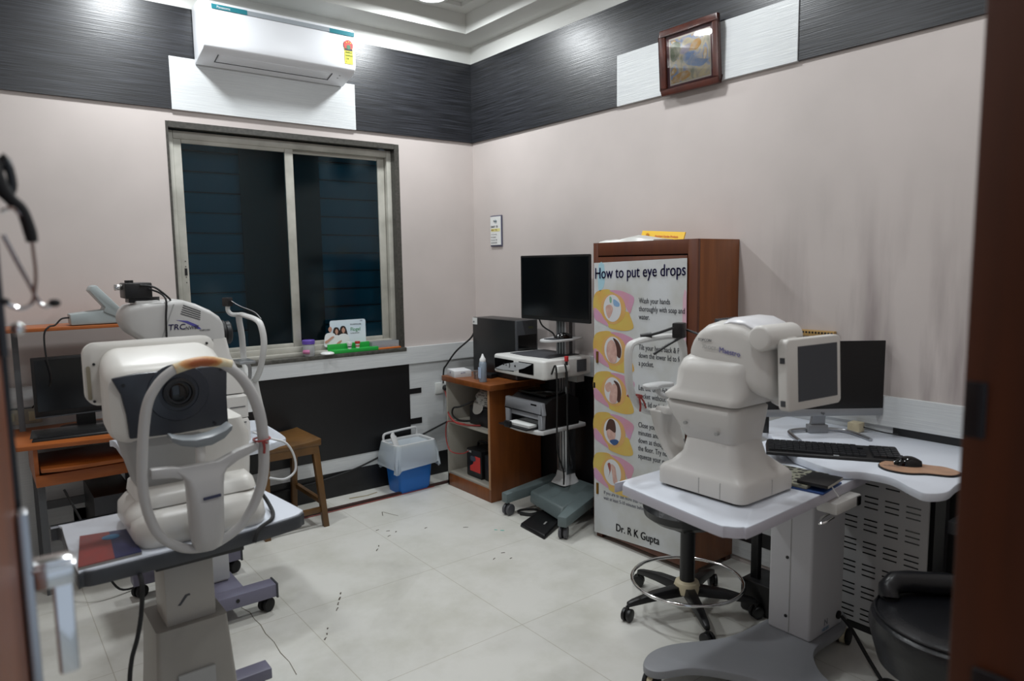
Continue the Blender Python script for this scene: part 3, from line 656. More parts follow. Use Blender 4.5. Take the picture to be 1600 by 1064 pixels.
for k, (z, g) in enumerate(((.333, .010), (.30, .020), (.25, .034), (.20, .040), (.165, .042))):
    base = rr(bc[0], bc[1], .305+g, .222+g, .04, 8)
    rings.append([(p[0]+.006*math.sin(i*1.9+k)*k/3, p[1]+.006*math.cos(i*2.3+k*1.3)*k/3, z+(.022*math.sin(i*.5) if k == 4 else .004*math.sin(i*1.2))) for i, p in enumerate(base)])
def bagm():
    m = bpy.data.materials.new('clear_bag'); m.use_nodes = True; b = m.node_tree.nodes['Principled BSDF']
    b.inputs['Base Color'].default_value = (*hx('C9D3DA'), 1); b.inputs['Roughness'].default_value = .25; b.inputs['Alpha'].default_value = .72
    return m
BAG = bagm()
part('bin_liner', B().loft(rings, cap=False), BAG, bi, ang=60)
part('liner_inside', B().loft([br_(.268, .188, .318), br_(.25, .17, .25), br_(.23, .15, .20)], cap=True), BAG, bi)
tag(part('black_cable', B().tube([(-.16, -.022, .41), (-.40, -.022, .34), (-.80, -.022, .222), (-1.03, -.03, .165), (-1.26, -.03, .132), (-1.45, -.03, .12), (-1.9, -.03, .09)], .0065, 8, sub=6), BLKR), 'black cable sagging along the window wall behind the bin', 'cable')

# ================================================================== WOODEN STOOL
ws = thing('wooden_stool', 'brown wooden stool with a curved seat in front of the dark wall panel', 'stool', (-1.57, -.2, 0))
stz = .515
sx0, sx1, sy0, sy1 = -1.755, -1.405, -.43, -.055
rows = []
for i in range(9):
    u = i/8; y = sy0+(sy1-sy0)*u
    rows.append(y)
rings = []
for i in range(13):
    u = i/12; x = sx0+(sx1-sx0)*u; dip = .016*math.sin(PI*u)**.8
    rings.append([(x, sy0, stz-.04), (x, sy1, stz-.04), (x, sy1, stz-dip), (x, sy0, stz-dip)])
part('seat', B().loft(rings), OAK, ws, bev=.004)
def leg(x, y, dx, dy, nm='leg'):
    b = B(); w_ = .019
    b.loft([[(x+dx+a*w_*.85, y+dy+c*w_*.85, 0) for a, c in ((-1, -1), (1, -1), (1, 1), (-1, 1))], [(x+a*w_, y+c*w_, stz-.03) for a, c in ((-1, -1), (1, -1), (1, 1), (-1, 1))]])
    part('leg', b, OAK, ws, bev=.002)
for (x, y, dx, dy) in ((-1.437, -.40, .027, -.055), (-1.44, -.085, -.0, .05), (-1.72, -.40, -.03, -.055), (-1.72, -.085, -.03, .05)): leg(x, y, dx, dy)
part('stretcher', B().box(-1.432, -1.408, -.43, -.045, .13, .158), OAK, ws, bev=.002)
part('stretcher', B().box(-1.745, -1.72, -.43, -.045, .13, .158), OAK, ws, bev=.002)
part('stretcher', B().box(-1.73, -1.42, -.45, -.428, .085, .115), OAK, ws, bev=.002)
part('apron', B().box(-1.73, -1.42, -.425, -.405, stz-.085, stz-.04), OAK, ws)

# ================================================================== EQUIPMENT CART IN THE CORNER
ct = thing('equipment_cart', 'grey wheeled equipment cart with a central column and white shelves', 'cart', (-.2, -1.15, 0))
def arm(t0, t1, w0, w1, za, zb, h, m=CART):
    d = (Vector(t1)-Vector(t0)).normalized(); n = Vector((-d.y, d.x)); q = []
    for p, w_, z in ((Vector(t0), w0, za), (Vector(t1), w1, zb)):
        q.append([(p.x+n.x*w_, p.y+n.y*w_, z-h), (p.x-n.x*w_, p.y-n.y*w_, z-h), (p.x-n.x*w_, p.y-n.y*w_, z), (p.x+n.x*w_, p.y+n.y*w_, z)])
    part('base_arm', B().loft(q), m, ct, bev=.008)
arm((-.51, -.985), (-.10, -1.005), .028, .045, .135, .175, .06)
arm((-.51, -1.50), (-.08, -1.33), .028, .060, .135, .175, .06)
part('base_cover', B().loft([[(-.36, -1.04, .06), (-.40, -1.36, .04), (-.06, -1.36, .06), (-.06, -1.02, .06)], [(-.36, -1.05, .135), (-.36, -1.34, .11), (-.06, -1.34, .175), (-.06, -1.03, .175)]]), CART, ct, bev=.012)
part('column_foot', B().loft([rz(-.215, -.075, -1.195, -1.065, .165, .02), rz(-.18, -.085, -1.165, -1.075, .20, .012), rz(-.175, -.088, -1.16, -1.08, .235, .012)]), WHP, ct)
pcol = part('column', B().box(-.165, -.09, -1.165, -1.075, .22, 1.19), BRUSH, ct, bev=.004)
b = B()
for yy in (-1.145, -1.12, -1.095): b.box(-.1665, -.164, yy-.004, yy+.004, .25, 1.18)
b.box(-.14, -.115, -1.1665, -1.164, .25, 1.18); part('groove', b, DGREY, pcol)
WG = mat('caster_grey', '4C4C50', .4)
for (x, y, a) in ((-.485, -.995, .2), (-.475, -1.475, .6), (-.10, -.97, 0), (-.10, -1.36, 0)): caster(ct, x, y, .034, a, WG, BLK, .014, top=.10)
shf = [(-.07, -1.235), (-.07, -.895), (-.40, -.875), (-.445, -.93), (-.46, -1.06), (-.44, -1.22), (-.42, -1.248)]
part('printer_shelf', B().prism(shf, 'z', .52, .545), WHP, ct, bev=.006)
el = [(-.20+.17*math.cos(a*2*PI/28), -1.165+.085*math.sin(a*2*PI/28)) for a in range(28)]
q = Matrix.Rotation(math.radians(8), 2)
part('mouse_tray', B().prism([(-.20+(q@Vector((x+.2, y+1.165))).x, -1.165+(q@Vector((x+.2, y+1.165))).y) for x, y in el], 'z', 1.048, 1.06), WHP, ct, bev=.003)
part('mouse_mat', B().prism(rr(-.24, -1.18, .17, .10, .03), 'z', 1.060, 1.063), DGREY, ct)
part('bracket', B().box(-.13, -.02, -1.16, -1.08, .80, .84), BRUSH, ct)
part('monitor_mount', B().box(-.19, -.13, -1.15, -1.09, 1.17, 1.36), PLG, ct, bev=.003)
part('device_bracket', B().box(-.16, -.10, -1.25, -1.0, .80, .842), PLG, ct)
# isolation unit
iu = thing('power_unit', 'white and black powered control unit on the top shelf of the cart', 'control unit', (-.25, -1.04, .845))
part('unit_body', B().loft([[(x, y, z) for (x, y) in smooth2([(-.07, -1.28), (-.07, -.84), (-.42, -.80), (-.44, -.815), (-.453, -1.04), (-.445, -1.275), (-.425, -1.29)], 1)] for z in (.845, .955)]), mat('unit_white', 'CFCFCC', .35), iu, bev=.012, seg=3)
part('top_inset', B().prism([(-.09, -1.20), (-.09, -.875), (-.355, -.865), (-.375, -1.02), (-.35, -1.22)], 'z', .9545, .9585), DGREY, iu, bev=.001)
fpan = part('front_panel', B().prism([(-.835, .868), (-1.20, .868), (-1.20, .935), (-.835, .935)], 'x', -.452, -.442), BLKG, iu)
for v in fpan.data.vertices:   # wrap the panel on the bowed front
    yy = v.co.y+ORG[fpan.name].y; v.co.x += .0
part('panel_inlay', B().prism([(-.845, .872), (-.93, .905), (-1.05, .93), (-1.19, .93), (-1.12, .90), (-1.03, .875), (-.93, .870)], 'x', -.4545, -.4515), PLM, iu)
b = B()
for yy, zz, r in ((-.93, .905, .006), (-.955, .902, .004), (-1.04, .905, .006)): b.cyl((-.457, yy, zz), (-.453, yy, zz), r, n=10)
b.tube([(-.456, -.985, .89), (-.456, -.99, .905), (-.456, -.985, .92)], .003, 6, sub=3); part('button', b, BLK, iu)
part('side_display', B().box(-.19, -.12, -1.2915, -1.282, .87, .94), DGREY, iu)
part('red_knob', B().cyl((-.30, -1.315, .945), (-.30, -1.315, .975), .012), mat('knob_red', 'B3262A', .35), iu, bev=.003)
part('probe', B().cyl((-.30, -1.315, .80), (-.30, -1.315, .945), .008), BLK, iu)
part('probe_holder', B().box(-.37, -.28, -1.325, -1.285, .885, .925), mat('unit_white', 'CFCFCC', .35), iu, bev=.006)
part('probe_tip', B().cyl((-.30, -1.315, .76), (-.30, -1.315, .80), .0045), PLM, iu)
# laser printer
pr = thing('laser_printer', 'grey and black laser printer with paper on the cart shelf', 'printer', (-.25, -1.07, .545))
PRF = mat('printer_grey', '8B8D92', .35)
part('printer_body', B().prism([(-.125, .548), (-.40, .548), (-.40, .69), (-.33, .725), (-.20, .735), (-.125, .70)], 'y', -1.235, -.905), BLK, pr, bev=.006)
b = B(); b.box(-.425, -.395, -1.24, -.9, .64, .705); b.box(-.425, -.395, -1.24, -1.205, .55, .64); b.box(-.425, -.395, -.94, -.9, .55, .64); b.box(-.41, -.395, -1.205, -.94, .60, .64)
part('front_cover', b, PRF, pr, bev=.006)
part('paper_slot', B().box(-.41, -.398, -1.205, -.94, .552, .60), BLKG, pr)
part('top_tray', B().box(-.36, -.20, -1.20, -.94, .726, .740), BLKG, pr, bev=.004)
part('output_tray', B().box(-.50, -.40, -1.19, -.93, .548, .556), BLK, pr, bev=.002)
part('paper_stack', B().box(-.475, -.25, -1.175, -.985, .558, .572, rot=.06), mat('paper_white', 'D5D6D4', .6), pr)
part('tray_clip', B().box(-.505, -.485, -1.04, -.99, .543, .58), BLK, pr, bev=.002)
part('maker_plate', B().box(-.4265, -.424, -1.195, -1.145, .685, .693), BLKG, pr)
# monitor on the cart
mo = thing('cart_monitor', 'black flat monitor mounted on top of the equipment cart', 'monitor', (-.2, -1.10, 1.16))
part('monitor_case', B().loft([rx(-.165, -1.36, -.84, 1.18, 1.53, .02), rx(-.195, -1.41, -.793, 1.158, 1.548, .006), rx(-.205, -1.41, -.793, 1.158, 1.548, .006)]), BLK, mo)
part('screen', B().box(-.2065, -.204, -1.397, -.806, 1.182, 1.536), SCRN, mo)
# mouse on the tray, foot pedal
mu = thing('computer_mouse', 'black computer mouse on the small tray below the cart monitor', 'mouse', (-.22, -1.2, 1.063))
def mouse_bm(x, y, z, a, L=.105, W=.058, H_=.034):
    rg = []; c, s = math.cos(a), math.sin(a)
    for k in range(9):
        t = k/8; hw = W/2*math.sin(PI*(.08+.84*t))**.6; hh = H_*math.sin(PI*(.1+.75*t))**.8
        rg.append([(x+c*(t-.5)*L-s*hw*math.cos(u*PI/9), y+s*(t-.5)*L+c*hw*math.cos(u*PI/9), z+hh*math.sin(u*PI/9)) for u in range(10)])
    return B().loft(rg)
part('mouse_shell', mouse_bm(-.22, -1.2, 1.063, math.radians(-25)), BLKG, mu)
part('scroll_wheel', B().cyl((-.247, -1.19, 1.09), (-.243, -1.183, 1.09), .006, n=12), DGREY, mu)
fp = thing('foot_pedal', 'black foot pedal on the floor under the equipment cart', 'pedal', (-.45, -1.25, 0))
part('pedal_base', B().loft([[(-.555, -1.19, 0), (-.575, -1.43, 0), (-.30, -1.30, 0), (-.36, -1.13, 0)], [(-.55, -1.195, .022), (-.565, -1.42, .022), (-.305, -1.295, .04), (-.365, -1.14, .04)]]), BLK, fp, bev=.006)
part('pedal_mark', B().box(-.48, -.44, -1.31, -1.30, .0305, .033, rot=.5), PLG, fp)
tag(part('looped_cable', B().tube([(-.30, -1.30, .90), (-.32, -1.325, .93), (-.31, -1.33, .85), (-.30, -1.32, .60), (-.25, -1.28, .34), (-.18, -1.22, .31), (-.15, -1.18, .36), (-.165, -1.17, .60), (-.18, -1.18, .82)], .005, 8, sub=8), BLKR), 'black cable looping down beside the cart column from the control unit', 'cable')
tag(part('looped_cable', B().tube([(-.40, -1.30, .88), (-.40, -1.335, .93), (-.385, -1.33, .78), (-.36, -1.30, .45), (-.26, -1.24, .28), (-.24, -1.22, .19)], .005, 8, sub=8), BLKR), 'black cable hanging from the control unit corner past the printer', 'cable')
tag(part('monitor_cable', B().tube([(-.17, -.92, 1.17), (-.19, -.98, 1.12), (-.17, -1.05, 1.08), (-.17, -1.07, 1.05)], .005, 8, sub=6), BLKR), 'black cable curving from the cart monitor to the column', 'cable')
tag(part('floor_cable', B().tube([(-.44, -1.05, .008), (-.40, -1.11, .008), (-.34, -1.12, .008), (-.32, -1.05, .008), (-.38, -1.0, .008), (-.43, -1.02, .012), (-.40, -1.10, .014), (-.30, -1.10, .008)], .006, 8, sub=6), BLKR), 'coil of black cable on the floor under the cart', 'cable')

# ================================================================== BROWN CUPBOARD WITH THE POSTER
cp = thing('cupboard', 'tall narrow brown wooden cupboard against the right wall', 'cupboard', (-.16, -1.9, 0))
cx, cy0, cy1 = -.318, -2.225, -1.555
b = B(); b.box(cx+.0145, -.002, cy0, cy0+.018, .03, 1.602); b.box(cx+.0145, -.002, cy1-.018, cy1, .03, 1.602); b.box(cx+.0145, -.002, cy0+.0185, cy1-.0185, 1.582, 1.6015); b.box(cx+.0145, -.002, cy0+.0185, cy1-.0185, .0305, .05); b.box(-.012, -.003, cy0+.019, cy1-.019, .051, 1.58)
part('carcass', b, BRWN, cp, bev=.0015)
b = B(); b.box(cx-.004, cx+.014, cy0, cy0+.055, .03, 1.602); b.box(cx-.004, cx+.014, cy1-.035, cy1, .03, 1.602); b.box(cx-.0035, cx+.0135, cy0+.0555, cy1-.0355, 1.535, 1.6022); b.box(cx-.0035, cx+.0135, cy0+.0555, cy1-.0355, .03, .07)
part('face_frame', b, BRWD, cp, bev=.001)
dr = part('door', B().box(cx-.006, cx+.012, cy0+.058, cy1-.038, .073, 1.528), BRWD, cp, bev=.001)
b = B()
for z in (.25, .97): b.box(cx-.014, cx-.004, cy1-.045, cy1-.028, z, z+.06); b.cyl((cx-.014, cy1-.037, z), (cx-.014, cy1-.037, z+.06), .006, n=10)
part('hinge', b, mat('brass', '8A6A34', .35, .8), dr)
part('key_plate', B().box(cx-.012, cx-.005, cy1-.02, cy1-.006, .83, .86), BLK, cp)
for x_, y_ in ((cx+.03, cy0+.03), (cx+.03, cy1-.03), (-.03, cy0+.03), (-.03, cy1-.03)): part('foot', B().box(x_-.02, x_+.02, y_-.02, y_+.02, 0, .03), BRWD, cp)
# poster
ps = thing('poster', 'white eye drop instruction poster with pink and yellow eye shapes on the cupboard', 'poster', (-.33, -1.87, .03))
def pos_paper():
    m = bpy.data.materials.new('poster_paper'); m.use_nodes = True; nt = m.node_tree; b = nt.nodes['Principled BSDF']; b.inputs['Roughness'].default_value = .38
    tc = nt.nodes.new('ShaderNodeTexCoord'); n = nt.nodes.new('ShaderNodeTexNoise'); n.inputs['Scale'].default_value = 4; n.inputs['Detail'].default_value = 5
    nt.links.new(tc.outputs['Object'], n.inputs['Vector']); r = nt.nodes.new('ShaderNodeValToRGB'); r.color_ramp.elements[0].position = .35; r.color_ramp.elements[1].position = .6
    r.color_ramp.elements[0].color = (*hx('B2B2AC'), 1); r.color_ramp.elements[1].color = (*hx('C3C6C8'), 1)
    nt.links.new(n.outputs['Fac'], r.inputs[0]); nt.links.new(r.outputs[0], b.inputs['Base Color'])
    bp = nt.nodes.new('ShaderNodeBump'); bp.inputs['Strength'].default_value = .35; bp.inputs['Distance'].default_value = .01
    nt.links.new(n.outputs['Fac'], bp.inputs['Height']); nt.links.new(bp.outputs[0], b.inputs['Normal']); return m
PX = cx-.011
NY, NZ = 14, 24; front = []
def ppos(u, v):
    """u 0..1 left to right, v 0..1 bottom to top"""
    y = -1.566-u*(.605+.0*(1-v)); zt_ = 1.498+.017*u; zb = .028+.045*u
    return (PX, y, zb+(zt_-zb)*v)
b = B(); G0 = [[b.bm.verts.new(ppos(i/NY, j/NZ)) for i in range(NY+1)] for j in range(NZ+1)]
G1 = [[b.bm.verts.new(tuple(Vector(ppos(i/NY, j/NZ))+Vector((.001, 0, 0)))) for i in range(NY+1)] for j in range(NZ+1)]
for j in range(NZ):
    for i in range(NY):
        b.face([G0[j][i], G0[j][i+1], G0[j+1][i+1], G0[j+1][i]]); b.face([G1[j][i], G1[j+1][i], G1[j+1][i+1], G1[j][i+1]])
for i in range(NY):
    b.face([G0[0][i], G1[0][i], G1[0][i+1], G0[0][i+1]]); b.face([G0[NZ][i], G0[NZ][i+1], G1[NZ][i+1], G1[NZ][i]])
for j in range(NZ):
    b.face([G0[j][0], G0[j+1][0], G1[j+1][0], G1[j][0]]); b.face([G0[j][NY], G1[j][NY], G1[j+1][NY], G0[j+1][NY]])
part('paper', b, pos_paper(), ps)
PUR = mat('poster_pink', 'BC90B0', .4, var=('C08A94', (9, 9, 9))); YEL = mat('poster_yellow', 'C2AE5A', .4, var=('C69A50', (9, 9, 9)))
ORA = mat('poster_orange', 'C99E6E', .4, var=('C49A50', (8, 8, 8))); OVL = mat('poster_oval', 'C9CACC', .4)
def P2(name, pts, m, k, sub=4, sm=True):
    q = smooth2(pts, sub) if sm else pts
    part(name, B().prism(q, 'x', PX-.0004-k*.0004, PX+.0002-k*.0004), m, ps)
def ell(cy, cz, ry_, rz_, n=28): return [(cy+ry_*math.cos(a*2*PI/n), cz+rz_*math.sin(a*2*PI/n)) for a in range(n)]
eyes = [(-1.700, 1.262), (-1.706, 1.045), (-1.706, .832), (-1.702, .612), (-1.703, .392)]
for i, (ey, ez) in enumerate(eyes):
    L = -1.570
    P2('eye_shape', [(L, ez+.07), (ey+.06, ez+.098), (ey, ez+.09), (ey-.06, ez+.035), (ey-.075, ez-.02), (ey-.03, ez-.07), (ey+.02, ez-.088), (L, ez-.03)], YEL, 0)
    P2('eye_shape', [(ey+.02, ez+.092), (ey-.03, ez+.096), (ey-.085, ez+.088), (ey-.148, ez+.062), (ey-.135, ez+.01), (ey-.118, ez-.018), (ey-.08, ez+.03), (ey-.03, ez+.075)], PUR, 1)
    P2('eye_shape', [(ey-.06, ez-.02), (ey-.11, ez-.012), (ey-.122, ez-.03), (ey-.146, ez-.088), (ey-.10, ez-.108), (ey-.03, ez-.108), (ey+.03, ez-.09)], YEL, 1.2)
    P2('eye_shape', [(L, ez-.0), (L, ez-.055), (ey+.09, ez-.075), (ey+.03, ez-.092), (ey+.04, ez-.07), (ey+.08, ez-.03)], PUR, 1.4)
    P2('eye_ring', ell(ey-.005, ez, .088, .080), ORA, 2, sm=False)
    P2('eye_oval', ell(ey, ez+.002, .062, .070), OVL, 3, sm=False)
SK = mat('poster_skin', 'B58F85', .45, var=('C9A79C', (30, 30, 30))); HR = mat('poster_hair', '4A2F28', .45); BLU = mat('poster_blue', '7E9FC0', .45); DBL = mat('poster_shirt', '33507E', .45); GRNP = mat('poster_green', '7FA68A', .45)
e = eyes[0]
P2('hand_picture', [(e[0]+.045, e[1]+.01), (e[0]+.01, e[1]+.02), (e[0]-.005, e[1]-.005), (e[0]+.02, e[1]-.05), (e[0]+.04, e[1]-.03)], SK, 4)
P2('water_picture', [(e[0]-.01, e[1]+.05), (e[0]-.05, e[1]+.03), (e[0]-.045, e[1]+.012), (e[0]-.012, e[1]+.018)], BLU, 4)
P2('tap_picture', [(e[0]+.018, e[1]+.062), (e[0]+.004, e[1]+.055), (e[0]+.006, e[1]+.03), (e[0]+.018, e[1]+.035)], GRNP, 4)
e = eyes[1]
P2('hair_picture', [(e[0]+.0, e[1]+.065), (e[0]-.035, e[1]+.05), (e[0]-.058, e[1]+.01), (e[0]-.05, e[1]-.035), (e[0]-.025, e[1]-.02), (e[0]-.02, e[1]+.03)], HR, 4)
P2('face_picture', [(e[0]+.04, e[1]+.03), (e[0]+.01, e[1]+.055), (e[0]-.02, e[1]+.03), (e[0]-.028, e[1]-.02), (e[0]-.02, e[1]-.06), (e[0]+.02, e[1]-.062), (e[0]+.045, e[1]-.02)], SK, 5)
e = eyes[2]
P2('hair_picture', [(e[0]-.005, e[1]+.055), (e[0]-.04, e[1]+.045), (e[0]-.058, e[1]+.0), (e[0]-.05, e[1]-.05), (e[0]-.03, e[1]-.045), (e[0]-.03, e[1]+.02)], HR, 4)
P2('face_picture', [(e[0]-.0, e[1]+.035), (e[0]-.028, e[1]+.03), (e[0]-.032, e[1]-.02), (e[0]-.02, e[1]-.062), (e[0]+.02, e[1]-.06), (e[0]+.022, e[1]-.02)], SK, 5)
P2('hand_picture', [(e[0]+.055, e[1]+.025), (e[0]+.02, e[1]+.045), (e[0]+.005, e[1]+.02), (e[0]+.03, e[1]-.01), (e[0]+.052, e[1]-.0)], SK, 4)
e = eyes[3]
P2('hair_picture', [(e[0]+.04, e[1]+.035), (e[0]+.02, e[1]+.066), (e[0]-.012, e[1]+.064), (e[0]-.025, e[1]+.03), (e[0]-.02, e[1]+.0), (e[0]+.02, e[1]+.012), (e[0]+.045, e[1]+.0)], HR, 5)
P2('face_picture', [(e[0]+.04, e[1]+.01), (e[0]+.01, e[1]+.02), (e[0]-.02, e[1]+.01), (e[0]-.02, e[1]-.03), (e[0]+.01, e[1]-.05), (e[0]+.035, e[1]-.03)], SK, 4.5)
P2('shirt_picture', [(e[0]+.018, e[1]-.05), (e[0]-.02, e[1]-.035), (e[0]-.045, e[1]-.04), (e[0]-.035, e[1]-.058), (e[0]-.01, e[1]-.068)], DBL, 5.5)
e = eyes[4]
P2('hand_picture', [(e[0]+.01, e[1]+.045), (e[0]-.02, e[1]+.035), (e[0]-.03, e[1]-.01), (e[0]-.038, e[1]-.05), (e[0]-.01, e[1]-.055), (e[0]-.0, e[1]-.01), (e[0]+.005, e[1]+.01)], SK, 4)
P2('hand_picture', [(e[0]+.035, e[1]+.04), (e[0]+.015, e[1]+.048), (e[0]+.012, e[1]+.01), (e[0]+.03, e[1]-.03), (e[0]+.02, e[1]-.0)], mat('poster_red', '8E4A44', .45), 4)
P2('blue_corner', [(-1.60, 1.49), (-1.64, 1.49), (-1.645, 1.40), (-1.625, 1.36), (-1.598, 1.36)], mat('poster_cyan', '9CBFCB', .4), 0, sub=2)
P2('pink_edge', [(-2.150, 1.33), (-2.170, 1.36), (-2.170, 1.10), (-2.152, 1.12)], mat('poster_rose', 'C9A3B0', .4), 0, sub=2)
def ptext(s, y, z, size, m=TXT, xs=.82, tilt=0):
    text(s, (PX-.0016, y, z), (0, -1, tilt), (0, 0, 1), size, m, ps, xs=xs)
ptext('How to put eye drops', -1.572, 1.415, .082, NAVY, .80, .035)
ptext('How to put eye drops', -1.5735, 1.4155, .082, NAVY, .80, .035)
for s_, z in (('Wash your hands', 1.298), ('thoroughly with soap and', 1.258), ('water.', 1.218)): ptext(s_, -1.882, z, .038, tilt=.0, xs=.72)
for s_, z in (('Tilt your head back & Pull', 1.066), ('down the lower lid to form', 1.026), ('a pocket.', .986)): ptext(s_, -1.882, z, .038, tilt=.01, xs=.70)
for s_, z in (('Let the drop fall into the', .862), ('pocket without touching', .822), ('your lid or lashes.', .782)): ptext(s_, -1.882, z, .038, tilt=.02, xs=.74)
for s_, z in (('Close your eyes for two', .672), ('minutes and tip your head', .632), ('down as though looking at', .592), ('the floor. Try not to blink or', .552), ('squeeze your eyes.', .512)): ptext(s_, -1.882, z, .038, tilt=.03, xs=.72)
for s_, z in (('If you are to use more than one drop', .262), ('wait at least 5-10 minutes before next', .232)): ptext(s_, -1.64, z, .027, mat('print_grey', '5A5A66', .6), .82, .05)
ptext('Dr. R K Gupta', -1.728, .082, .058, mat('print_black', '101014', .6), .86, .05)
ptext('Dr. R K Gupta', -1.7295, .0825, .058, mat('print_black', '101014', .6), .86, .05)
# on the cupboard top
tag(part('plastic_sheet', B().loft([[(-.31, y, 1.6025), (-.15, y, 1.6025), (-.155, y, 1.602+h+.004), (-.22, y, 1.602+h*1.3+.004), (-.30, y, 1.602+h*.8+.003)] for y, h in ((-1.58, .004), (-1.62, .012), (-1.66, .008), (-1.72, .012), (-1.78, .024), (-1.83, .020), (-1.88, .012), (-1.95, .004))]), mat('sheet_white', 'BDBDB8', .35)), 'crumpled white plastic sheet on top of the brown cupboard', 'plastic sheet')
fo = thing('yellow_folder', 'bright yellow printed card folder leaning on top of the cupboard', 'folder', (-.11, -1.85, 1.602))
YF_ = mat('folder_yellow', 'E3B614', .4)
part('folder_card', B().box(-.118, -.112, -1.985, -1.705, 1.600, 1.655, M=Matrix.Rotation(math.radians(4), 4, 'X')@Matrix.Rotation(math.radians(18), 4, 'Y')), YF_, fo)
text('Amritsari Garden Products', (-.1205, -1.80, 1.628), (0, -1, -.07), (.3, 0, 1), .016, mat('label_red', 'C5362F', .5), fo, xs=.85)
part('folder_emblem', B().ball((-.1195, -1.75, 1.640), .011, (.15, 1, 1), 12), mat('folder_orange', 'C98420', .5), fo)

# ================================================================== RIGHT EXAMINATION TABLE
TZ = .752
rt = thing('examination_table', 'white topped motorised instrument table with grey base on the right', 'table', (-.70, -2.87, 0))
tp = smooth2([(-1.215, -2.615), (-1.25, -2.635), (-1.262, -2.68), (-1.312, -3.03), (-1.305, -3.085), (-1.275, -3.118), (-1.21, -3.127), (-.64, -3.108), (-.37, -3.10), (-.36, -3.09), (-.36, -2.65), (-.37, -2.62), (-1.20, -2.605)], 4)
part('table_top', B().prism(tp, 'z', TZ-.034, TZ-.003), TOPE, rt, bev=.006)
tq = [(x*.998-.0016, y*.998-.0057) for x, y in tp]
part('top_laminate', B().prism(tq, 'z', TZ-.003, TZ), TOPW, rt, bev=.001)
part('column', B().box(-.60, -.36, -2.962, -2.79, .09, TZ-.034), mat('table_column_white', 'BFBFC2', .4), rt, bev=.010, seg=3)
b = B(); b.box(-.6012, -.5995, -2.879, -2.876, .10, .70)
part('column_seam', b, PLG, rt)
b = B()
for z in (.16, .39): b.cyl((-.603, -2.865, z), (-.598, -2.865, z), .006, n=12)
part('screw', b, BLK, rt)
part('switch_socket', B().cyl((-.395, -2.968, .135), (-.395, -2.955, .135), .016), BLK, rt)
text('N', (-.50, -2.9625, .125), XR, ZU, .035, mat('logo_grey', '6A7078', .5), rt)
text('NIDEK', (-.515, -2.9625, .105), XR, ZU, .018, mat('logo_blue', '5C7FA0', .5), rt)
bp = smooth2([(-.62, -2.76), (-.80, -2.74), (-.99, -2.645), (-1.10, -2.63), (-1.18, -2.67), (-1.17, -2.73), (-1.06, -2.79), (-.98, -2.90), (-.94, -3.02), (-.96, -3.20), (-.88, -3.26), (-.80, -3.20), (-.74, -3.08), (-.62, -2.995), (-.42, -2.99), (-.30, -2.95), (-.26, -2.87), (-.32, -2.78)], 5)
part('base_plate', B().prism(bp, 'z', .062, .092), BASEG, rt, bev=.006)
def bigcaster(t, x, y, ang=0, r=.032):
    c, s = math.cos(ang), math.sin(ang); b = B(); b.cyl((x, y, r), (x, y, .066), .012, n=12)
    b.cyl((x+s*.010, y-c*.010, r), (x-s*.010, y+c*.010, r), r*.92, n=22); f = part('caster', b, CREAM, t, bev=.002)
    b = B()
    for q in (-1, 1): b.cyl((x-s*q*.012, y+c*q*.012, r), (x-s*q*.026, y+c*q*.026, r), r, n=24)
    part('wheel', b, BLKR, f, bev=.003)
for x, y, a in ((-1.16, -2.69, .35), (-.90, -3.21, .6), (-.33, -2.80, 0), (-.34, -2.96, .2)): bigcaster(rt, x, y, a)
pb = part('power_box', B().box(-.80, -.635, -3.145, -3.075, TZ-.075, TZ-.036), mat('box_white', 'C3C2BE', .4), rt, bev=.006)
part('rocker_switch', B().box(-.668, -.645, -3.149, -3.143, TZ-.070, TZ-.040), BLKG, pb, bev=.001)
part('lever', B().tube([(-.79, -3.13, TZ-.085), (-.84, -3.13, TZ-.09), (-.86, -3.12, TZ-.092), (-.83, -3.11, TZ-.085), (-.78, -3.11, TZ-.08)], .004, 8, sub=4), STEEL, rt)
tag(part('column_cable', B().tube([(-.395, -2.975, .135), (-.40, -3.02, .10), (-.44, -3.10, .04), (-.52, -3.20, .008), (-.60, -3.27, .006), (-.68, -3.30, .006), (-.80, -3.40, .006)], .007, 8, sub=6), BLKR), 'black cable running from the table column down over the floor', 'cable')
tag(part('cable_coil', B().tube([(-.46, -3.23, .008), (-.52, -3.28, .008), (-.58, -3.24, .008), (-.55, -3.18, .012), (-.48, -3.19, .012), (-.50, -3.27, .016), (-.60, -3.30, .010)], .006, 8, sub=6), BLKR), 'black cable coiled on the floor beside the round black stool', 'cable')

# ================================================================== OCT SCANNER
oc = thing('retinal_scanner', 'large white desktop eye scanner with tilted touch screen on the right table', 'eye scanner', (-1.0, -2.87, TZ))
Z0 = TZ
part('base_skirt', B().loft([rz(-1.145, -.872, -3.02, -2.715, Z0, .03), rz(-1.145, -.872, -3.02, -2.715, Z0+.012, .03)]), BLK, oc)
part('base_body', B().loft([rz(-1.158, -.862, -3.035, -2.700, Z0+.010, .03), rz(-1.158, -.862, -3.035, -2.700, Z0+.058, .03), rz(-1.150, -.870, -3.025, -2.708, Z0+.072, .03),
    rz(-1.142, -.885, -3.01, -2.735, Z0+.085, .03), rz(-1.135, -.945, -2.995, -2.775, Z0+.125, .035), rz(-1.130, -.965, -2.985, -2.79, Z0+.185, .035)]), PLW, oc, ang=50)
b = B()
for yy in (-2.875, -2.955): b.box(-1.1585, -1.157, yy-.0012, yy+.0012, Z0+.012, Z0+.062)
b.box(-1.0, -.998, -3.0355, -3.034, Z0+.012, Z0+.06); part('seam', b, PLG, oc)
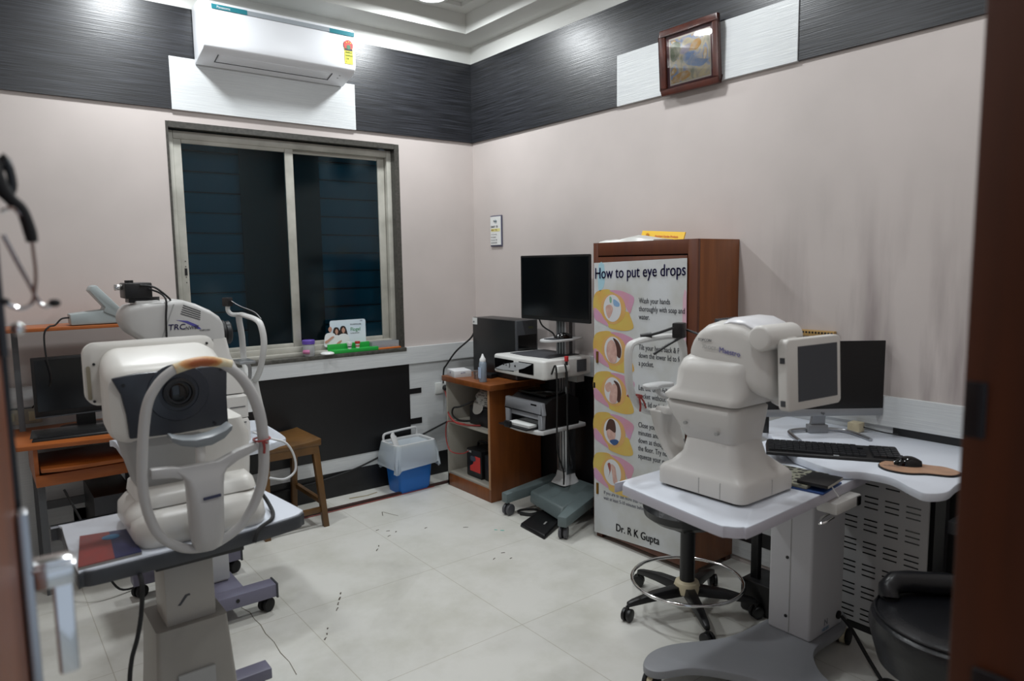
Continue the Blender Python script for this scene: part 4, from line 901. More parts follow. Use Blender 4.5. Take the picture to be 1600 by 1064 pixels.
mid = part('middle_body', B().loft([rz(-1.128, -.965, -2.978, -2.79, Z0+.178, .03), rz(-1.132, -.962, -2.985, -2.785, Z0+.182, .03), rz(-1.150, -.955, -2.998, -2.728, Z0+.270, .03), rz(-1.152, -.955, -3.0, -2.722, Z0+.290, .03), rz(-1.145, -.962, -2.993, -2.728, Z0+.298, .03)]), PLW, oc, ang=50)
b = B()
for y_, z_ in ((-2.81, Z0+.228), (-2.93, Z0+.212)): b.cyl((-1.150, y_, z_), (-1.138, y_, z_), .006, n=12)
part('screw', b, PLG, mid)
part('black_gap', B().loft([rz(-1.138, -.968, -2.985, -2.735, Z0+.296, .03), rz(-1.138, -.968, -2.985, -2.735, Z0+.308, .03)]), BLK, oc)
# head: wide skirt, then a narrower hood with an arched top
part('head_skirt', B().loft([rz(-1.160, -.93, -3.005, -2.728, Z0+.304, .03), rz(-1.162, -.93, -3.01, -2.722, Z0+.316, .03), rz(-1.158, -.93, -3.015, -2.735, Z0+.328, .03),
    rz(-1.152, -.93, -3.02, -2.750, Z0+.345, .05), rz(-1.152, -.93, -3.03, -2.752, Z0+.40, .06), rz(-1.142, -.93, -3.04, -2.765, Z0+.432, .06), rz(-1.118, -.93, -3.05, -2.785, Z0+.45, .05)]), PLW, oc, ang=50)
def hood(y, x0, x1, z0, z1, r=.035):
    return [(p[0], y, p[1]) for p in rr((x0+x1)/2, (z0+z1)/2, x1-x0, z1-z0, r, 6)]
part('head_hood', B().loft([hood(-2.800, -1.110, -.945, Z0+.40, Z0+.485, .03), hood(-2.812, -1.118, -.940, Z0+.38, Z0+.505, .035), hood(-2.832, -1.124, -.936, Z0+.37, Z0+.527, .035), hood(-2.86, -1.128, -.932, Z0+.37, Z0+.548, .04),
    hood(-2.90, -1.130, -.93, Z0+.36, Z0+.562, .045), hood(-2.95, -1.132, -.928, Z0+.36, Z0+.568, .045), hood(-3.00, -1.132, -.928, Z0+.36, Z0+.564, .05), hood(-3.04, -1.126, -.932, Z0+.34, Z0+.546, .05), hood(-3.075, -1.115, -.94, Z0+.33, Z0+.51, .05), hood(-3.09, -1.10, -.95, Z0+.34, Z0+.48, .05)]), PLW, oc, ang=60)
part('top_cover', B().loft([[(x, y, z) for x, y, z in ((-1.118, yy, zz-.006), (-1.095, yy, zz+.006), (-.96, yy, zz+.008), (-.935, yy, zz-.006), (-.94, yy, zz-.02), (-1.11, yy, zz-.02))] for yy, zz in ((-2.925, Z0+.560), (-2.95, Z0+.568), (-3.0, Z0+.566), (-3.04, Z0+.550), (-3.07, Z0+.523))]), mat('lid_white', 'D3D3D6', .3), oc, bev=.004)
b = B()
for k in range(9): b.box(-1.09+k*.013, -1.084+k*.013, -2.905, -2.875, Z0+.552, Z0+.562, M=Matrix.Rotation(math.radians(18), 4, 'X'))
part('vent', b, DGREY, oc)
text('TOPCON', (-1.1325, -2.845, Z0+.497), YR, ZU, .012, TXT, oc)
text('3D OCT-1', (-1.1335, -2.862, Z0+.477), (0, -1, -.12), ZU, .016, PLG, oc, xs=.9)
text('Maestro', (-1.1335, -2.925, Z0+.468), (0, -1, -.12), ZU, .024, mat('logo_violet', '4C4892', .5), oc, xs=.95)
part('side_bulge', B().ball((-.955, -3.035, Z0+.33), .05, (1, .8, .8)), PLW, oc)
# touch screen on its hinge
part('hinge_barrel', B().cyl((-1.155, -3.075, Z0+.522), (-.975, -3.075, Z0+.522), .038, n=28), PLW, oc, bev=.010, seg=3)
part('hinge_arm', B().loft([ry(-3.06, -1.10, -1.03, Z0+.50, Z0+.55, .02), ry(-3.10, -1.09, -1.02, Z0+.485, Z0+.535, .02), ry(-3.125, -1.07, -1.0, Z0+.47, Z0+.51, .015)]), PLW, oc)
SM = Matrix.Rotation(math.radians(-6), 4, 'Z') @ Matrix.Rotation(math.radians(-3), 4, 'X')
spv = Vector((-1.12, -3.125, Z0+.40))
def sb(x0, x1, y0, y1, z0, z1, r=None):
    b = B(); 
    if r is None: b.box(x0, x1, y0, y1, z0, z1)
    else: b.prism(rr((x0+x1)/2, (z0+z1)/2, x1-x0, z1-z0, r), 'y', y0, y1)
    for v in b.bm.verts: v.co = spv+SM@(v.co-spv)
    return b
tsc = part('touch_screen', sb(-1.115, -.858, -3.145, -3.112, Z0+.310, Z0+.520, .016), mat('screen_bezel_white', 'CFCDC8', .35), oc, bev=.005, seg=3)
part('display', sb(-1.066, -.878, -3.1462, -3.143, Z0+.335, Z0+.497), mat('grey_screen', '33383F', .25), tsc)
b = sb(-1.1165, -1.112, -3.138, -3.122, Z0+.325, Z0+.342); b2 = sb(-1.1165, -1.112, -3.138, -3.122, Z0+.45, Z0+.467)
part('side_port', b, DGREY, tsc); part('side_port', b2, DGREY, tsc)
# head rest arch, chin rest and fixation lamp on the patient side
ARW = mat('arch_white', 'C4C4C2', .4)
yA = -2.56
part('headrest_arch', B().tube([(-1.055, yA-.01, .965), (-1.10, yA, 1.00), (-1.135, yA+.0, 1.06), (-1.145, yA, 1.14), (-1.138, yA, 1.205), (-1.10, yA-.005, 1.222), (-1.03, yA-.01, 1.228), (-.93, yA-.02, 1.228), (-.88, yA-.02, 1.205), (-.865, yA-.02, 1.13), (-.875, yA-.02, 1.05), (-.91, yA-.015, .98), (-.96, yA-.01, .955)], .011, 10, closed=True, sub=5, flat=((0, 1, 0), 1.5)), ARW, oc)
part('chin_support', B().loft([[(x0, y, z), (x1, y, z), (x1, y+t, z), (x0, y+t, z)] for x0, x1, y, z, t in ((-1.07, -.92, -2.645, .98, .065), (-1.06, -.93, -2.64, .955, .055), (-1.05, -.94, -2.635, .90, .04), (-1.045, -.945, -2.66, .84, .035), (-1.04, -.95, -2.70, .795, .04), (-1.04, -.95, -2.72, .765, .05))]), PLW, oc, bev=.012, seg=3)
part('chin_arm', B().loft([[(x, y, .968), (x, y+.05, .968), (x, y+.05, .995), (x, y, .995)] for x, y in ((-1.06, -2.66), (-1.0, -2.735), (-.95, -2.76))]), PLW, oc, bev=.006)
part('chin_rest', B().prism(smooth2([(-1.09, -2.60), (-1.06, -2.62), (-1.02, -2.61), (-.98, -2.62), (-.95, -2.60), (-.97, -2.56), (-1.02, -2.55), (-1.07, -2.56)], 4), 'z', 1.052, 1.064), WHP, oc, bev=.003)
part('chin_post', B().tube([(-1.02, -2.585, 1.055), (-1.02, -2.60, 1.03), (-1.0, -2.64, 1.02), (-1.0, -2.75, 1.05)], .010, 10, sub=4), WHP, oc)
fl = part('fixation_lamp', B().box(-.995, -.955, -2.665, -2.625, 1.23, 1.285, rot=.3), BLK, oc, bev=.005)
b = B(); b.tube([(-.99, -2.64, 1.27), (-1.03, -2.60, 1.25), (-1.06, -2.565, 1.238)], .005, 8, sub=3); b.cyl((-1.045, -2.578, 1.240), (-1.075, -2.555, 1.236), .011, .010)
part('lamp_arm', b, BLK, fl)
part('lamp_arm', B().tube([(-.98, -2.66, 1.235), (-1.03, -2.64, 1.21), (-1.08, -2.62, 1.18)], .005, 8, sub=3), BLK, fl)
part('lamp_cable', B().tube([(-.965, -2.67, 1.26), (-.98, -2.76, 1.24), (-1.0, -2.80, 1.20)], .004, 8, sub=4), BLK, fl)
part('red_tie', B().tube([(-1.118, yA-.02, 1.035), (-1.125, yA+.02, 1.028), (-1.10, yA+.02, 1.02), (-1.095, yA-.02, 1.026)], .004, 6, closed=True, sub=3), RED, oc)
b = B(); b.tube([(-1.113, yA-.022, 1.03), (-1.108, yA-.025, 1.0), (-1.11, yA-.025, .975)], .004, 6, sub=3); b.tube([(-1.11, yA-.022, 1.03), (-1.095, yA-.028, 1.01), (-1.085, yA-.03, .985)], .0035, 6, sub=3)
part('red_tie_end', b, RED, oc)

# ================================================================== NOTEBOOKS
tag(part('blue_folder', B().box(-.86, -.70, -3.115, -2.985, TZ, TZ+.006, rot=.12), mat('folder_blue', '24457F', .5), bev=.001), 'thin blue folder under the black notebook', 'folder')
nb = thing('patterned_notebook', 'grey notebook with a dark dotted pattern beside the eye scanner', 'notebook', (-.78, -2.99, TZ+.012))
def dots():
    m = bpy.data.materials.new('dotted_cover'); m.use_nodes = True; nt = m.node_tree; b = nt.nodes['Principled BSDF']; b.inputs['Roughness'].default_value = .5
    tc = nt.nodes.new('ShaderNodeTexCoord'); v = nt.nodes.new('ShaderNodeTexVoronoi'); v.inputs['Scale'].default_value = 42; v.inputs['Randomness'].default_value = .7
    nt.links.new(tc.outputs['Object'], v.inputs['Vector']); r = nt.nodes.new('ShaderNodeValToRGB'); r.color_ramp.elements[0].position = .42; r.color_ramp.elements[1].position = .48
    r.color_ramp.elements[0].color = (*hx('2A2825'), 1); r.color_ramp.elements[1].color = (*hx('8B8B7B'), 1)
    nt.links.new(v.outputs['Distance'], r.inputs[0]); nt.links.new(r.outputs[0], b.inputs['Base Color']); return m
part('cover', B().box(-.865, -.68, -3.06, -2.90, TZ+.0075, TZ+.018, rot=.12), dots(), nb, bev=.001)
part('pages', B().box(-.86, -.687, -3.055, -2.905, TZ+.006, TZ+.0105, rot=.12), mat('paper_white', 'D5D6D4', .6), nb)
n2 = thing('black_notebook', 'black hardcover notebook lying on the table corner', 'notebook', (-.77, -3.07, TZ+.018))
part('cover', B().box(-.845, -.715, -3.125, -3.025, TZ+.0185, TZ+.030, rot=.12), BLK, n2, bev=.002)
part('pages', B().box(-.843, -.719, -3.1265, -3.03, TZ+.021, TZ+.0275, rot=.12), mat('page_edge', 'A8A49A', .7), n2)
part('ribbon', B().tube([(-.80, -3.125, TZ+.02), (-.805, -3.14, TZ+.005), (-.80, -3.15, TZ-.01)], .002, 6, sub=3), WHP, n2)

# ================================================================== CORNER DESK
DZ = .783
dk = thing('corner_desk', 'white curved corner desk against the right wall with a slotted white panel', 'desk', (-.25, -3.0, 0))
dp = smooth2([(-.60, -2.88), (-.655, -3.06), (-.61, -3.13), (-.60, -3.22), (-.66, -3.31), (-.68, -3.36), (-.62, -3.395), (-.50, -3.385), (-.38, -3.40)], 5, closed=False)
dp += [(-.38, -3.42), (-.004, -3.42), (-.004, -2.50), (-.30, -2.50), (-.36, -2.62)]
part('desk_top', B().prism(dp, 'z', DZ-.028, DZ), TOPW, dk, bev=.004)
VP = mat('panel_white', 'BDBDBD', .45)
part('side_panel', B().box(-.202, -.19, -3.192, -2.72, .03, DZ-.028), VP, dk, bev=.002)
for r_ in range(7):
    for c_ in range(5):
        y0_ = -3.165+c_*.078
        for k in range(3):
            z = .655-r_*.094-k*.022
            if r_ == 0 and c_ > 2: continue
            part('slot', B().box(-.2032, -.2015, y0_, y0_+.052, z, z+.005), BLKG, dk)
b = B()
for y_, z_ in ((-3.15, .70), (-2.9, .70), (-3.0, .05)): b.cyl((-.204, y_, z_), (-.2, y_, z_), .005, n=10)
part('screw', b, DGREY, dk)
part('back_panel', B().box(-.03, -.014, -3.18, -2.55, .03, DZ-.028), BLK, dk)
part('side_panel', B().box(-.19, -.014, -3.192, -3.18, .03, DZ-.028), BLK, dk)
part('leg', B().box(-.05, -.015, -3.41, -3.38, 0, DZ-.028), BLK, dk)
part('leg', B().box(-.55, -.52, -3.37, -3.34, 0, DZ-.028), BLK, dk)
part('foot', B().box(-.20, -.02, -3.19, -2.72, 0, .03), BLK, dk)
part('cross_rail', B().box(-.53, -.03, -3.395, -3.37, .62, .66), DGREY, dk)
st2 = thing('floor_stand', 'black metal stand post with black box at its foot behind the table column', 'stand', (-.35, -2.56, 0))
part('post', B().box(-.375, -.345, -2.60, -2.565, .02, .70), BLK, st2, bev=.003)
part('foot_box', B().box(-.41, -.25, -2.68, -2.54, .0, .14), BLK, st2, bev=.01)
part('crossbar', B().box(-.36, -.33, -2.85, -2.56, .66, .70), BLK, st2)
# desk monitor
dmn = thing('desk_monitor', 'large black monitor with a silver stand on the corner desk', 'monitor', (-.235, -2.80, DZ), rot=0)
MR = Matrix.Rotation(math.radians(-37.92), 4, 'Z'); mc = Vector((-.222, -2.782, DZ))
def mbx(b):
    for v in b.bm.verts: v.co = mc+MR@v.co
    return b
SIL = mat('silver_plastic', '8D8F92', .35, .3)
part('monitor_case', mbx(B().box(-.245, .245, .0, .025, .078, .385)), SIL, dmn, bev=.004)
part('screen', mbx(B().box(-.245, .245, -.003, .0005, .108, .387)), SCRN, dmn)
part('chin', mbx(B().box(-.245, .245, -.0035, .0, .078, .108)), SIL, dmn, bev=.001)
text('hp', mc+MR@Vector((-.008, -.0036, .086)), MR@Vector((1, 0, 0)), ZU, .016, DGREY, dmn)
part('stand_neck', mbx(B().loft([[(-.035, .03, .03), (.025, .03, .03), (.025, .045, .03), (-.035, .045, .03)], [(-.028, .01, .11), (.02, .01, .11), (.02, .03, .11), (-.028, .03, .11)]])), SIL, dmn)
part('stand_foot', mbx(B().tube([(-.14, -.12, .006), (-.135, -.02, .008), (-.11, .035, .010), (0, .05, .012), (.09, .035, .010), (.125, -.02, .008), (.14, -.12, .006)], .008, 10, sub=5)), BRUSH, dmn)
part('stand_plate', mbx(B().box(-.045, .035, .02, .055, .0, .035)), SIL, dmn, bev=.003)
# keyboard
def keyboard(name, lab, x, y, z, ang, L, W, wrap=False):
    t = thing(name, lab, 'keyboard', (x, y, z)); q = Matrix.Rotation(ang, 4, 'Z'); o = Vector((x, y, z))
    def tr(b):
        for v in b.bm.verts: v.co = o+q@v.co
        return b
    part('keyboard_case', tr(B().loft([[(-L/2, -W/2, 0), (L/2, -W/2, 0), (L/2, W/2, 0), (-L/2, W/2, 0)], [(-L/2+.004, -W/2+.004, .012), (L/2-.004, -W/2+.004, .012), (L/2-.006, W/2-.004, .024), (-L/2+.006, W/2-.004, .024)]])), BLK, t, bev=.003)
    b = B(); cols = 20; rows = 6; kw = (L-.02)/cols; kh = (W-.03)/rows
    for r_ in range(rows):
        for c_ in range(cols):
            if c_ in (15,) or (r_ in (3, 5) and c_ in (14,)): continue
            x0 = -L/2+.010+c_*kw; y0 = -W/2+.020+r_*kh; zz = .013+.011*(y0+W/2)/W
            if r_ == 0 and 4 <= c_ <= 8:
                if c_ == 4: b.box(x0, x0+kw*5-.002, y0, y0+kh-.002, zz, zz+.006)
                continue
            b.box(x0, x0+kw-.002, y0, y0+kh-.002, zz-.002, zz+.006)
    part('keys', tr(b), mat('key_black', '1C1D20', .4), t)
    return t, tr
kt, trk = keyboard('keyboard', 'black keyboard on the white corner desk in front of the monitor', -.475, -2.955, DZ, math.radians(-57), .46, .15)
tx = part('keyboard_badge', trk(B().box(.0, .018, -.068, -.060, .0125, .0135)), PLM, kt)
pd = thing('mouse_pad', 'tan printed mouse pad with black edge on the corner desk', 'mouse pad', (-.44, -3.22, DZ))
q = Matrix.Rotation(math.radians(-65), 2)
def padpts(s): return [(-.452+(q@Vector((x, y))).x*s, -3.238+(q@Vector((x, y))).y*s) for x, y in smooth2([(-.115, 0), (-.085, .06), (-.02, .075), (.04, .055), (.09, .05), (.13, .0), (.10, -.05), (.03, -.055), (-.03, -.075), (-.09, -.055)], 5)]
part('rubber_base', B().prism(padpts(1.0), 'z', DZ, DZ+.006), BLKR, pd)
part('printed_top', B().prism(padpts(.97), 'z', DZ+.006, DZ+.008), mat('pad_tan', 'B08A6E', .5, var=('9C7A64', (18, 18, 18))), pd)
b = B()
for k in range(3): b.box(-.50+k*.012, -.498+k*.012, -3.20-k*.01, -3.14-k*.01, DZ+.008, DZ+.0083, rot=.4)
part('pad_print', b, DGREY, pd)
m3 = thing('computer_mouse', 'glossy black mouse on the tan mouse pad', 'mouse', (-.44, -3.205, DZ+.008))
part('mouse_shell', mouse_bm(-.44, -3.205, DZ+.008, math.radians(-60), .085, .055, .032), BLKG, m3)
part('scroll_wheel', B().cyl((-.462, -3.190, DZ+.037), (-.456, -3.193, DZ+.037), .006, n=12), DGREY, m3)
ad = thing('desk_adapter', 'small cream plug adapter on the desk behind the monitor stand', 'adapter', (-.06, -2.84, DZ))
part('adapter_body', B().box(-.09, -.04, -2.87, -2.82, DZ, DZ+.04), CREAM, ad, bev=.004)
part('adapter_wire', B().tube([(-.05, -2.87, DZ+.02), (-.04, -2.95, DZ+.01), (-.035, -3.0, DZ+.01)], .003, 6, sub=3), BLK, ad)
tag(part('black_clip', B().box(-.375, -.365, -2.63, -2.60, DZ, DZ+.07, rot=.5), BLK, bev=.003), 'small upright black plug at the left of the corner desk', 'plug')
cm = thing('wooden_comb_strip', 'short wooden strip with dark dots on the wall above the desk monitor', 'wooden strip', (-.02, -2.63, 1.165))
part('strip', B().box(-.022, -.0005, -2.715, -2.54, 1.163, 1.190), mat('strip_wood', 'A98852', .5), cm, bev=.002)
b = B()
for k in range(12): b.cyl((-.0235, -2.705+k*.0145, 1.180), (-.021, -2.705+k*.0145, 1.180), .0045, n=10)
part('dot', b, BLK, cm)

# ================================================================== DRAFTING STOOL
sx, sy = -.600, -2.405
dr_ = thing('drafting_stool', 'black swivel stool with chrome foot ring and five castors under the right table', 'stool', (sx, sy, 0))
part('column_tube', B().cyl((sx, sy, .10), (sx, sy, .40), .032, .030), BLK, dr_)
part('hub', B().lathe((sx, sy, .075), [(.030, 0), (.052, .008), (.056, .035), (.050, .055), (.034, .062)], 28), CREAM, dr_)
part('seat', B().lathe((sx, sy, .40), [(.02, 0), (.15, .005), (.185, .03), (.19, .06), (.17, .085), (.03, .095)], 40), LEATH, dr_)
part('seat_plate', B().box(sx-.09, sx+.09, sy-.05, sy+.05, .375, .402), BLK, dr_, bev=.008)
part('foot_ring', B().tube([(sx+.235*math.cos(a*2*PI/36), sy+.235*math.sin(a*2*PI/36), .135) for a in range(36)], .0075, 10, closed=True), STEEL, dr_)
for a in (14, 88, 160, 234, 306):
    a = math.radians(a); c, s = math.cos(a), math.sin(a)
    rg = []
    for t, w_, zt_, zb_ in ((.03, .026, .118, .075), (.16, .022, .108, .074), (.26, .016, .088, .066), (.285, .012, .080, .062)):
        x, y = sx+c*t, sy+s*t
        rg.append([(x-s*w_, y+c*w_, zb_), (x+s*w_, y-c*w_, zb_), (x+s*w_*.8, y-c*w_*.8, zt_), (x-s*w_*.8, y+c*w_*.8, zt_)])
    part('base_arm', B().loft(rg), BLK, dr_, bev=.004)
    caster(dr_, sx+c*.285, sy+s*.285, .027, a+.6, BLK, BLK, .012, top=.064)

# ================================================================== ROUND BLACK STOOL WITH BACK
rs = thing('round_stool', 'black leather round seat with low padded back at the lower right', 'stool', (-.765, -3.495, 0))
part('seat', B().lathe((-.765, -3.495, .365), [(.05, -.075), (.17, -.075), (.205, -.055), (.226, .02), (.232, .05), (.226, .08), (.205, .096), (.15, .102), (.02, .104)], 56), LEATH, rs)
part('piping', B().tube([(-.765+.214*math.cos(a*2*PI/40), -3.495+.214*math.sin(a*2*PI/40), .458) for a in range(40)], .004, 8, closed=True), LEATH, rs)
bk = [Vector(p) for p in ((-.790, -3.312, .470), (-.785, -3.308, .492), (-.760, -3.312, .503), (-.718, -3.338, .503), (-.682, -3.379, .502), (-.64, -3.417, .50), (-.60, -3.48, .495), (-.585, -3.55, .49))]
part('backrest', B().tube(bk, .030, 14, flat=((0, 0, 1), 1.15)), LEATH, rs, ang=60)
part('back_support', B().tube([bk[0], (bk[0][0], bk[0][1], .45), (bk[0][0]+.01, bk[0][1]-.01, .40)], .026, 12), LEATH, rs)
part('column_tube', B().cyl((-.765, -3.495, .07), (-.765, -3.495, .30), .03), BLK, rs)
for k in range(5):
    a = math.radians(20+72*k); c, s = math.cos(a), math.sin(a)
    part('base_arm', B().loft([[(-.765+c*t-s*w_, -3.495+s*t+c*w_, .055), (-.765+c*t+s*w_, -3.495+s*t-c*w_, .055), (-.765+c*t+s*w_, -3.495+s*t-c*w_, .08), (-.765+c*t-s*w_, -3.495+s*t+c*w_, .08)] for t, w_ in ((.02, .022), (.22, .014))]), BLK, rs)
    caster(rs, -.765+c*.21, -3.495+s*.21, .024, a, BLK, BLK, .01, top=.06)

# ================================================================== ORANGE COMPUTER DESK ON THE LEFT
od = thing('computer_desk', 'orange laminate computer desk with a raised shelf against the window wall', 'desk', (-2.5, -.25, 0))
part('desk_top', B().prism([(-2.835, -.48), (-2.30, -.585), (-2.20, -.585), (-2.20, -.03), (-2.835, -.03)], 'z', .70, .72), ORNG, od, bev=.002)
part('upper_shelf', B().box(-2.835, -2.20, -.30, -.03, 1.215, 1.232), ORNG, od, bev=.002)
GM = mat('desk_metal', '55575A', .5)
part('shelf_post', B().box(-2.80, -2.775, -.12, -.09, .72, 1.215), GM, od); part('shelf_post', B().box(-2.26, -2.235, -.12, -.09, .72, 1.215), GM, od)
part('side_panel', B().box(-2.772, -2.755, -.47, -.06, .53, .70), ORNG, od, bev=.001)
part('side_panel', B().box(-2.29, -2.273, -.47, -.06, .53, .70), ORNG, od, bev=.001)
part('lower_board', B().box(-2.755, -2.29, -.475, -.06, .525, .545), ORNG, od, bev=.001)
part('lower_rail', B().box(-2.772, -2.273, -.492, -.475, .525, .578), ORNG, od, bev=.002)
part('keyboard_tray', B().prism(smooth2([(-2.75, -.50), (-2.66, -.53), (-2.50, -.535), (-2.36, -.53), (-2.30, -.50)], 4, closed=False)+[(-2.30, -.15), (-2.75, -.15)], 'z', .592, .61), ORNG, od, bev=.003)
for x in (-2.765, -2.30):
    for y in (-.45, -.10): part('leg', B().box(x, x+.028, y, y+.028, 0, .525), GM, od)
part('cross_rail', B().box(-2.737, -2.30, -.08, -.065, .30, .34), GM, od)
lm = thing('office_monitor', 'black computer monitor under the orange shelf on the left desk', 'monitor', (-2.52, -.22, .72))
part('monitor_case', B().box(-2.74, -2.33, -.25, -.225, .797, 1.088), BLK, lm, bev=.004)
part('screen', B().box(-2.727, -2.343, -.252, -.249, .828, 1.075), SCRN, lm)
part('bezel_edge', B().box(-2.74, -2.33, -.2535, -.25, .797, .803), DGREY, lm)
part('stand_neck', B().box(-2.57, -2.49, -.225, -.19, .73, .90), BLK, lm)
part('stand_foot', B().prism(rr(-2.53, -.21, .22, .16, .05), 'z', .72, .732), BLK, lm, bev=.003)
kl, trl = keyboard('keyboard', 'black keyboard in glossy plastic film on the orange desk', -2.565, -.375, .72, math.radians(-7), .40, .14)
part('plastic_film', trl(B().loft([[(-.205, -.072, .018), (.20, -.072, .018), (.20, .072, .031), (-.205, .072, .031)], [(-.205, -.072, .0195), (.20, -.072, .0195), (.20, .072, .0325), (-.205, .072, .0325)]])), glass('clear_film', (.95, .95, .95), rough=.15), kl)
hs = thing('slanted_stand', 'light grey device stand with a slanted back on the orange shelf', 'stand', (-2.44, -.22, 1.232))
part('stand_base', B().prism([(-2.568, 1.235), (-2.318, 1.235), (-2.312, 1.250), (-2.43, 1.302), (-2.57, 1.288)], 'y', -.29, -.17), mat('stand_grey', '9FA8A9', .4), hs, bev=.006)
part('slanted_back', B().prism([(-2.318, 1.236), (-2.300, 1.244), (-2.452, 1.425), (-2.472, 1.418), (-2.482, 1.398), (-2.42, 1.315), (-2.43, 1.295)], 'y', -.30, -.16), mat('stand_grey', '9FA8A9', .4), hs, bev=.004)
tag(part('adapter_cable', B().tube([(-2.56, -.24, 1.27), (-2.60, -.25, 1.268), (-2.63, -.26, 1.24), (-2.66, -.30, 1.235), (-2.68, -.305, 1.20), (-2.68, -.30, 1.10), (-2.665, -.27, .98), (-2.70, -.2, .90), (-2.74, -.1, .83)], .004, 8, sub=6), BLKR), 'thin black cable hanging from the grey stand over the shelf edge', 'cable')
sb_ = thing('switch_board', 'white wall switch board with sockets above the orange desk at the far left', 'switch board', (-2.80, -.02, .74))
part('board_plate', B().box(-2.90, -2.70, -.045, -.0265, .742, .815), mat('old_plate', 'A9A698', .5), sb_, bev=.003)
b = B()
for x in (-2.875, -2.835, -2.795): b.box(x, x+.022, -.048, -.044, .762, .80)
part('switch', b, mat('switch_cream', 'C2BB9C', .5), sb_, bev=.001)
part('socket_face', B().box(-2.755, -2.712, -.048, -.044, .755, .803), mat('switch_cream', 'C2BB9C', .5), sb_, bev=.001)
tag(part('wall_plug', B().box(-2.715, -2.675, -.06, -.0265, .875, .90), BLK, bev=.003), 'small black plug on the wall left of the office monitor', 'plug')
pt = thing('office_tower', 'black computer tower on the floor under the orange desk', 'computer tower', (-2.45, -.3, 0))
part('case', B().box(-2.55, -2.38, -.44, -.05, .01, .42), BLK, pt, bev=.004)
part('front_panel', B().box(-2.55, -2.38, -.452, -.44, .01, .42), DGREY, pt, bev=.003)
part('foot', B().box(-2.54, -2.39, -.42, -.08, 0, .01), BLK, pt)
tag(part('mains_cable', B().tube([(-2.67, -.5, .50), (-2.64, -.55, .42), (-2.60, -.62, .30), (-2.56, -.66, .16), (-2.50, -.66, .03), (-2.40, -.62, .006)], .005, 8, sub=6), BLKR), 'black cable hanging below the keyboard tray of the orange desk', 'cable')

# ================================================================== FUNDUS CAMERA TABLE AND CAMERA
ft = thing('instrument_table', 'white topped wheeled table with purple grey legs carrying the fundus camera', 'table', (-2.2, -1.0, 0))
part('table_top', B().prism(smooth2([(-2.48, -1.30), (-2.06, -1.305), (-1.93, -1.25), (-1.885, -1.19), (-1.87, -.82), (-1.90, -.755), (-1.96, -.745), (-2.46, -.745), (-2.49, -.80), (-2.495, -1.26)], 4), 'z', .722, .75), TOPW, ft, bev=.005)
part('column', B().box(-2.30, -2.13, -1.09, -.92, .12, .722), PLC, ft, bev=.006)
part('column_cover', B().box(-2.26, -2.128, -1.10, -1.085, .13, .60), WHP, ft, bev=.003)
part('base_beam', B().box(-2.47, -1.985, -1.28, -1.205, .068, .125), PURP, ft, bev=.003)
part('base_beam', B().box(-2.46, -1.985, -.78, -.705, .068, .125), PURP, ft, bev=.003)
part('base_link', B().box(-2.34, -2.10, -1.21, -.775, .07, .12), PURP, ft, bev=.004)
b = B(); b.box(-1.986, -1.978, -1.283, -1.202, .063, .128); b.box(-1.986, -1.978, -.783, -.702, .063, .128); part('end_cap', b, DGREY, ft, bev=.001)
part('bolt', B().cyl((-2.15, -1.284, .10), (-2.15, -1.279, .10), .008, n=12), BLK, ft)
for x, y in ((-2.02, -1.24), (-2.015, -.74), (-2.43, -.74), (-2.43, -1.16)): caster(ft, x, y, .030, .5, BLKR, BLK, .016, top=.068)
fc = thing('fundus_camera', 'grey white fundus camera with black lens and a camera body on top by the window', 'eye camera', (-2.25, -1.02, .75))
part('base_stage', B().loft([rz(-2.44, -2.02, -1.17, -.86, .75, .02), rz(-2.44, -2.02, -1.17, -.86, .83, .02), rz(-2.42, -2.025, -1.16, -.87, .85, .02)]), PLW, fc)
part('base_stage', B().loft([rz(-2.40, -2.02, -1.15, -.88, .853, .015), rz(-2.40, -2.02, -1.15, -.88, .945, .015), rz(-2.40, -2.035, -1.14, -.89, .955, .015)]), PLW, fc)
part('pedestal', B().loft([rz(-2.38, -2.03, -1.14, -.89, .96, .02), rz(-2.38, -2.04, -1.135, -.89, 1.05, .02), rz(-2.36, -2.07, -1.12, -.90, 1.12, .02), rz(-2.35, -2.085, -1.12, -.90, 1.20, .02)]), PLW, fc, ang=50)
b = B(); b.box(-2.10, -2.04, -1.1725, -1.168, .835, .838); b.box(-2.10, -2.035, -1.1525, -1.148, .90, .903); part('slot', b, DGREY, fc)
GW = mat('camera_shell', 'B4B3B1', .4)
part('head', B().loft([rx(x, -1.12+i, -.90-i, zb, zt_, .025, 5) for x, zb, zt_, i in ((-2.472, 1.285, 1.315, .03), (-2.462, 1.262, 1.335, .01), (-2.445, 1.240, 1.352, 0), (-2.40, 1.205, 1.362, 0), (-2.34, 1.17, 1.368, 0), (-2.25, 1.13, 1.370, 0), (-2.20, 1.11, 1.352, 0), (-2.144, 1.10, 1.322, 0), (-2.11, 1.10, 1.295, .002), (-2.095, 1.11, 1.27, .01), (-2.090, 1.13, 1.25, .02))]), GW, fc, ang=50)
part('head_seam', B().prism([(-2.350, 1.20), (-2.345, 1.20), (-2.285, 1.355), (-2.290, 1.355)], 'y', -1.1212, -1.119), PLG, fc)
b = B()
for k in range(5): b.prism([(-2.252-k*.003, 1.351-k*.0085), (-2.186-k*.001, 1.322-k*.0085), (-2.186-k*.001, 1.3185-k*.0085), (-2.252-k*.003, 1.3475-k*.0085)], 'y', -1.1216, -1.118)
part('vent_slots', b, DGREY, fc)
INK = mat('logo_violet', '4C4892', .5)
text('TRC', (-2.316, -1.1212, 1.250), XR, (.12, 0, 1), .033, INK, fc, xs=1.05); text('TRC', (-2.3155, -1.1212, 1.2505), XR, (.12, 0, 1), .033, INK, fc, xs=1.05)
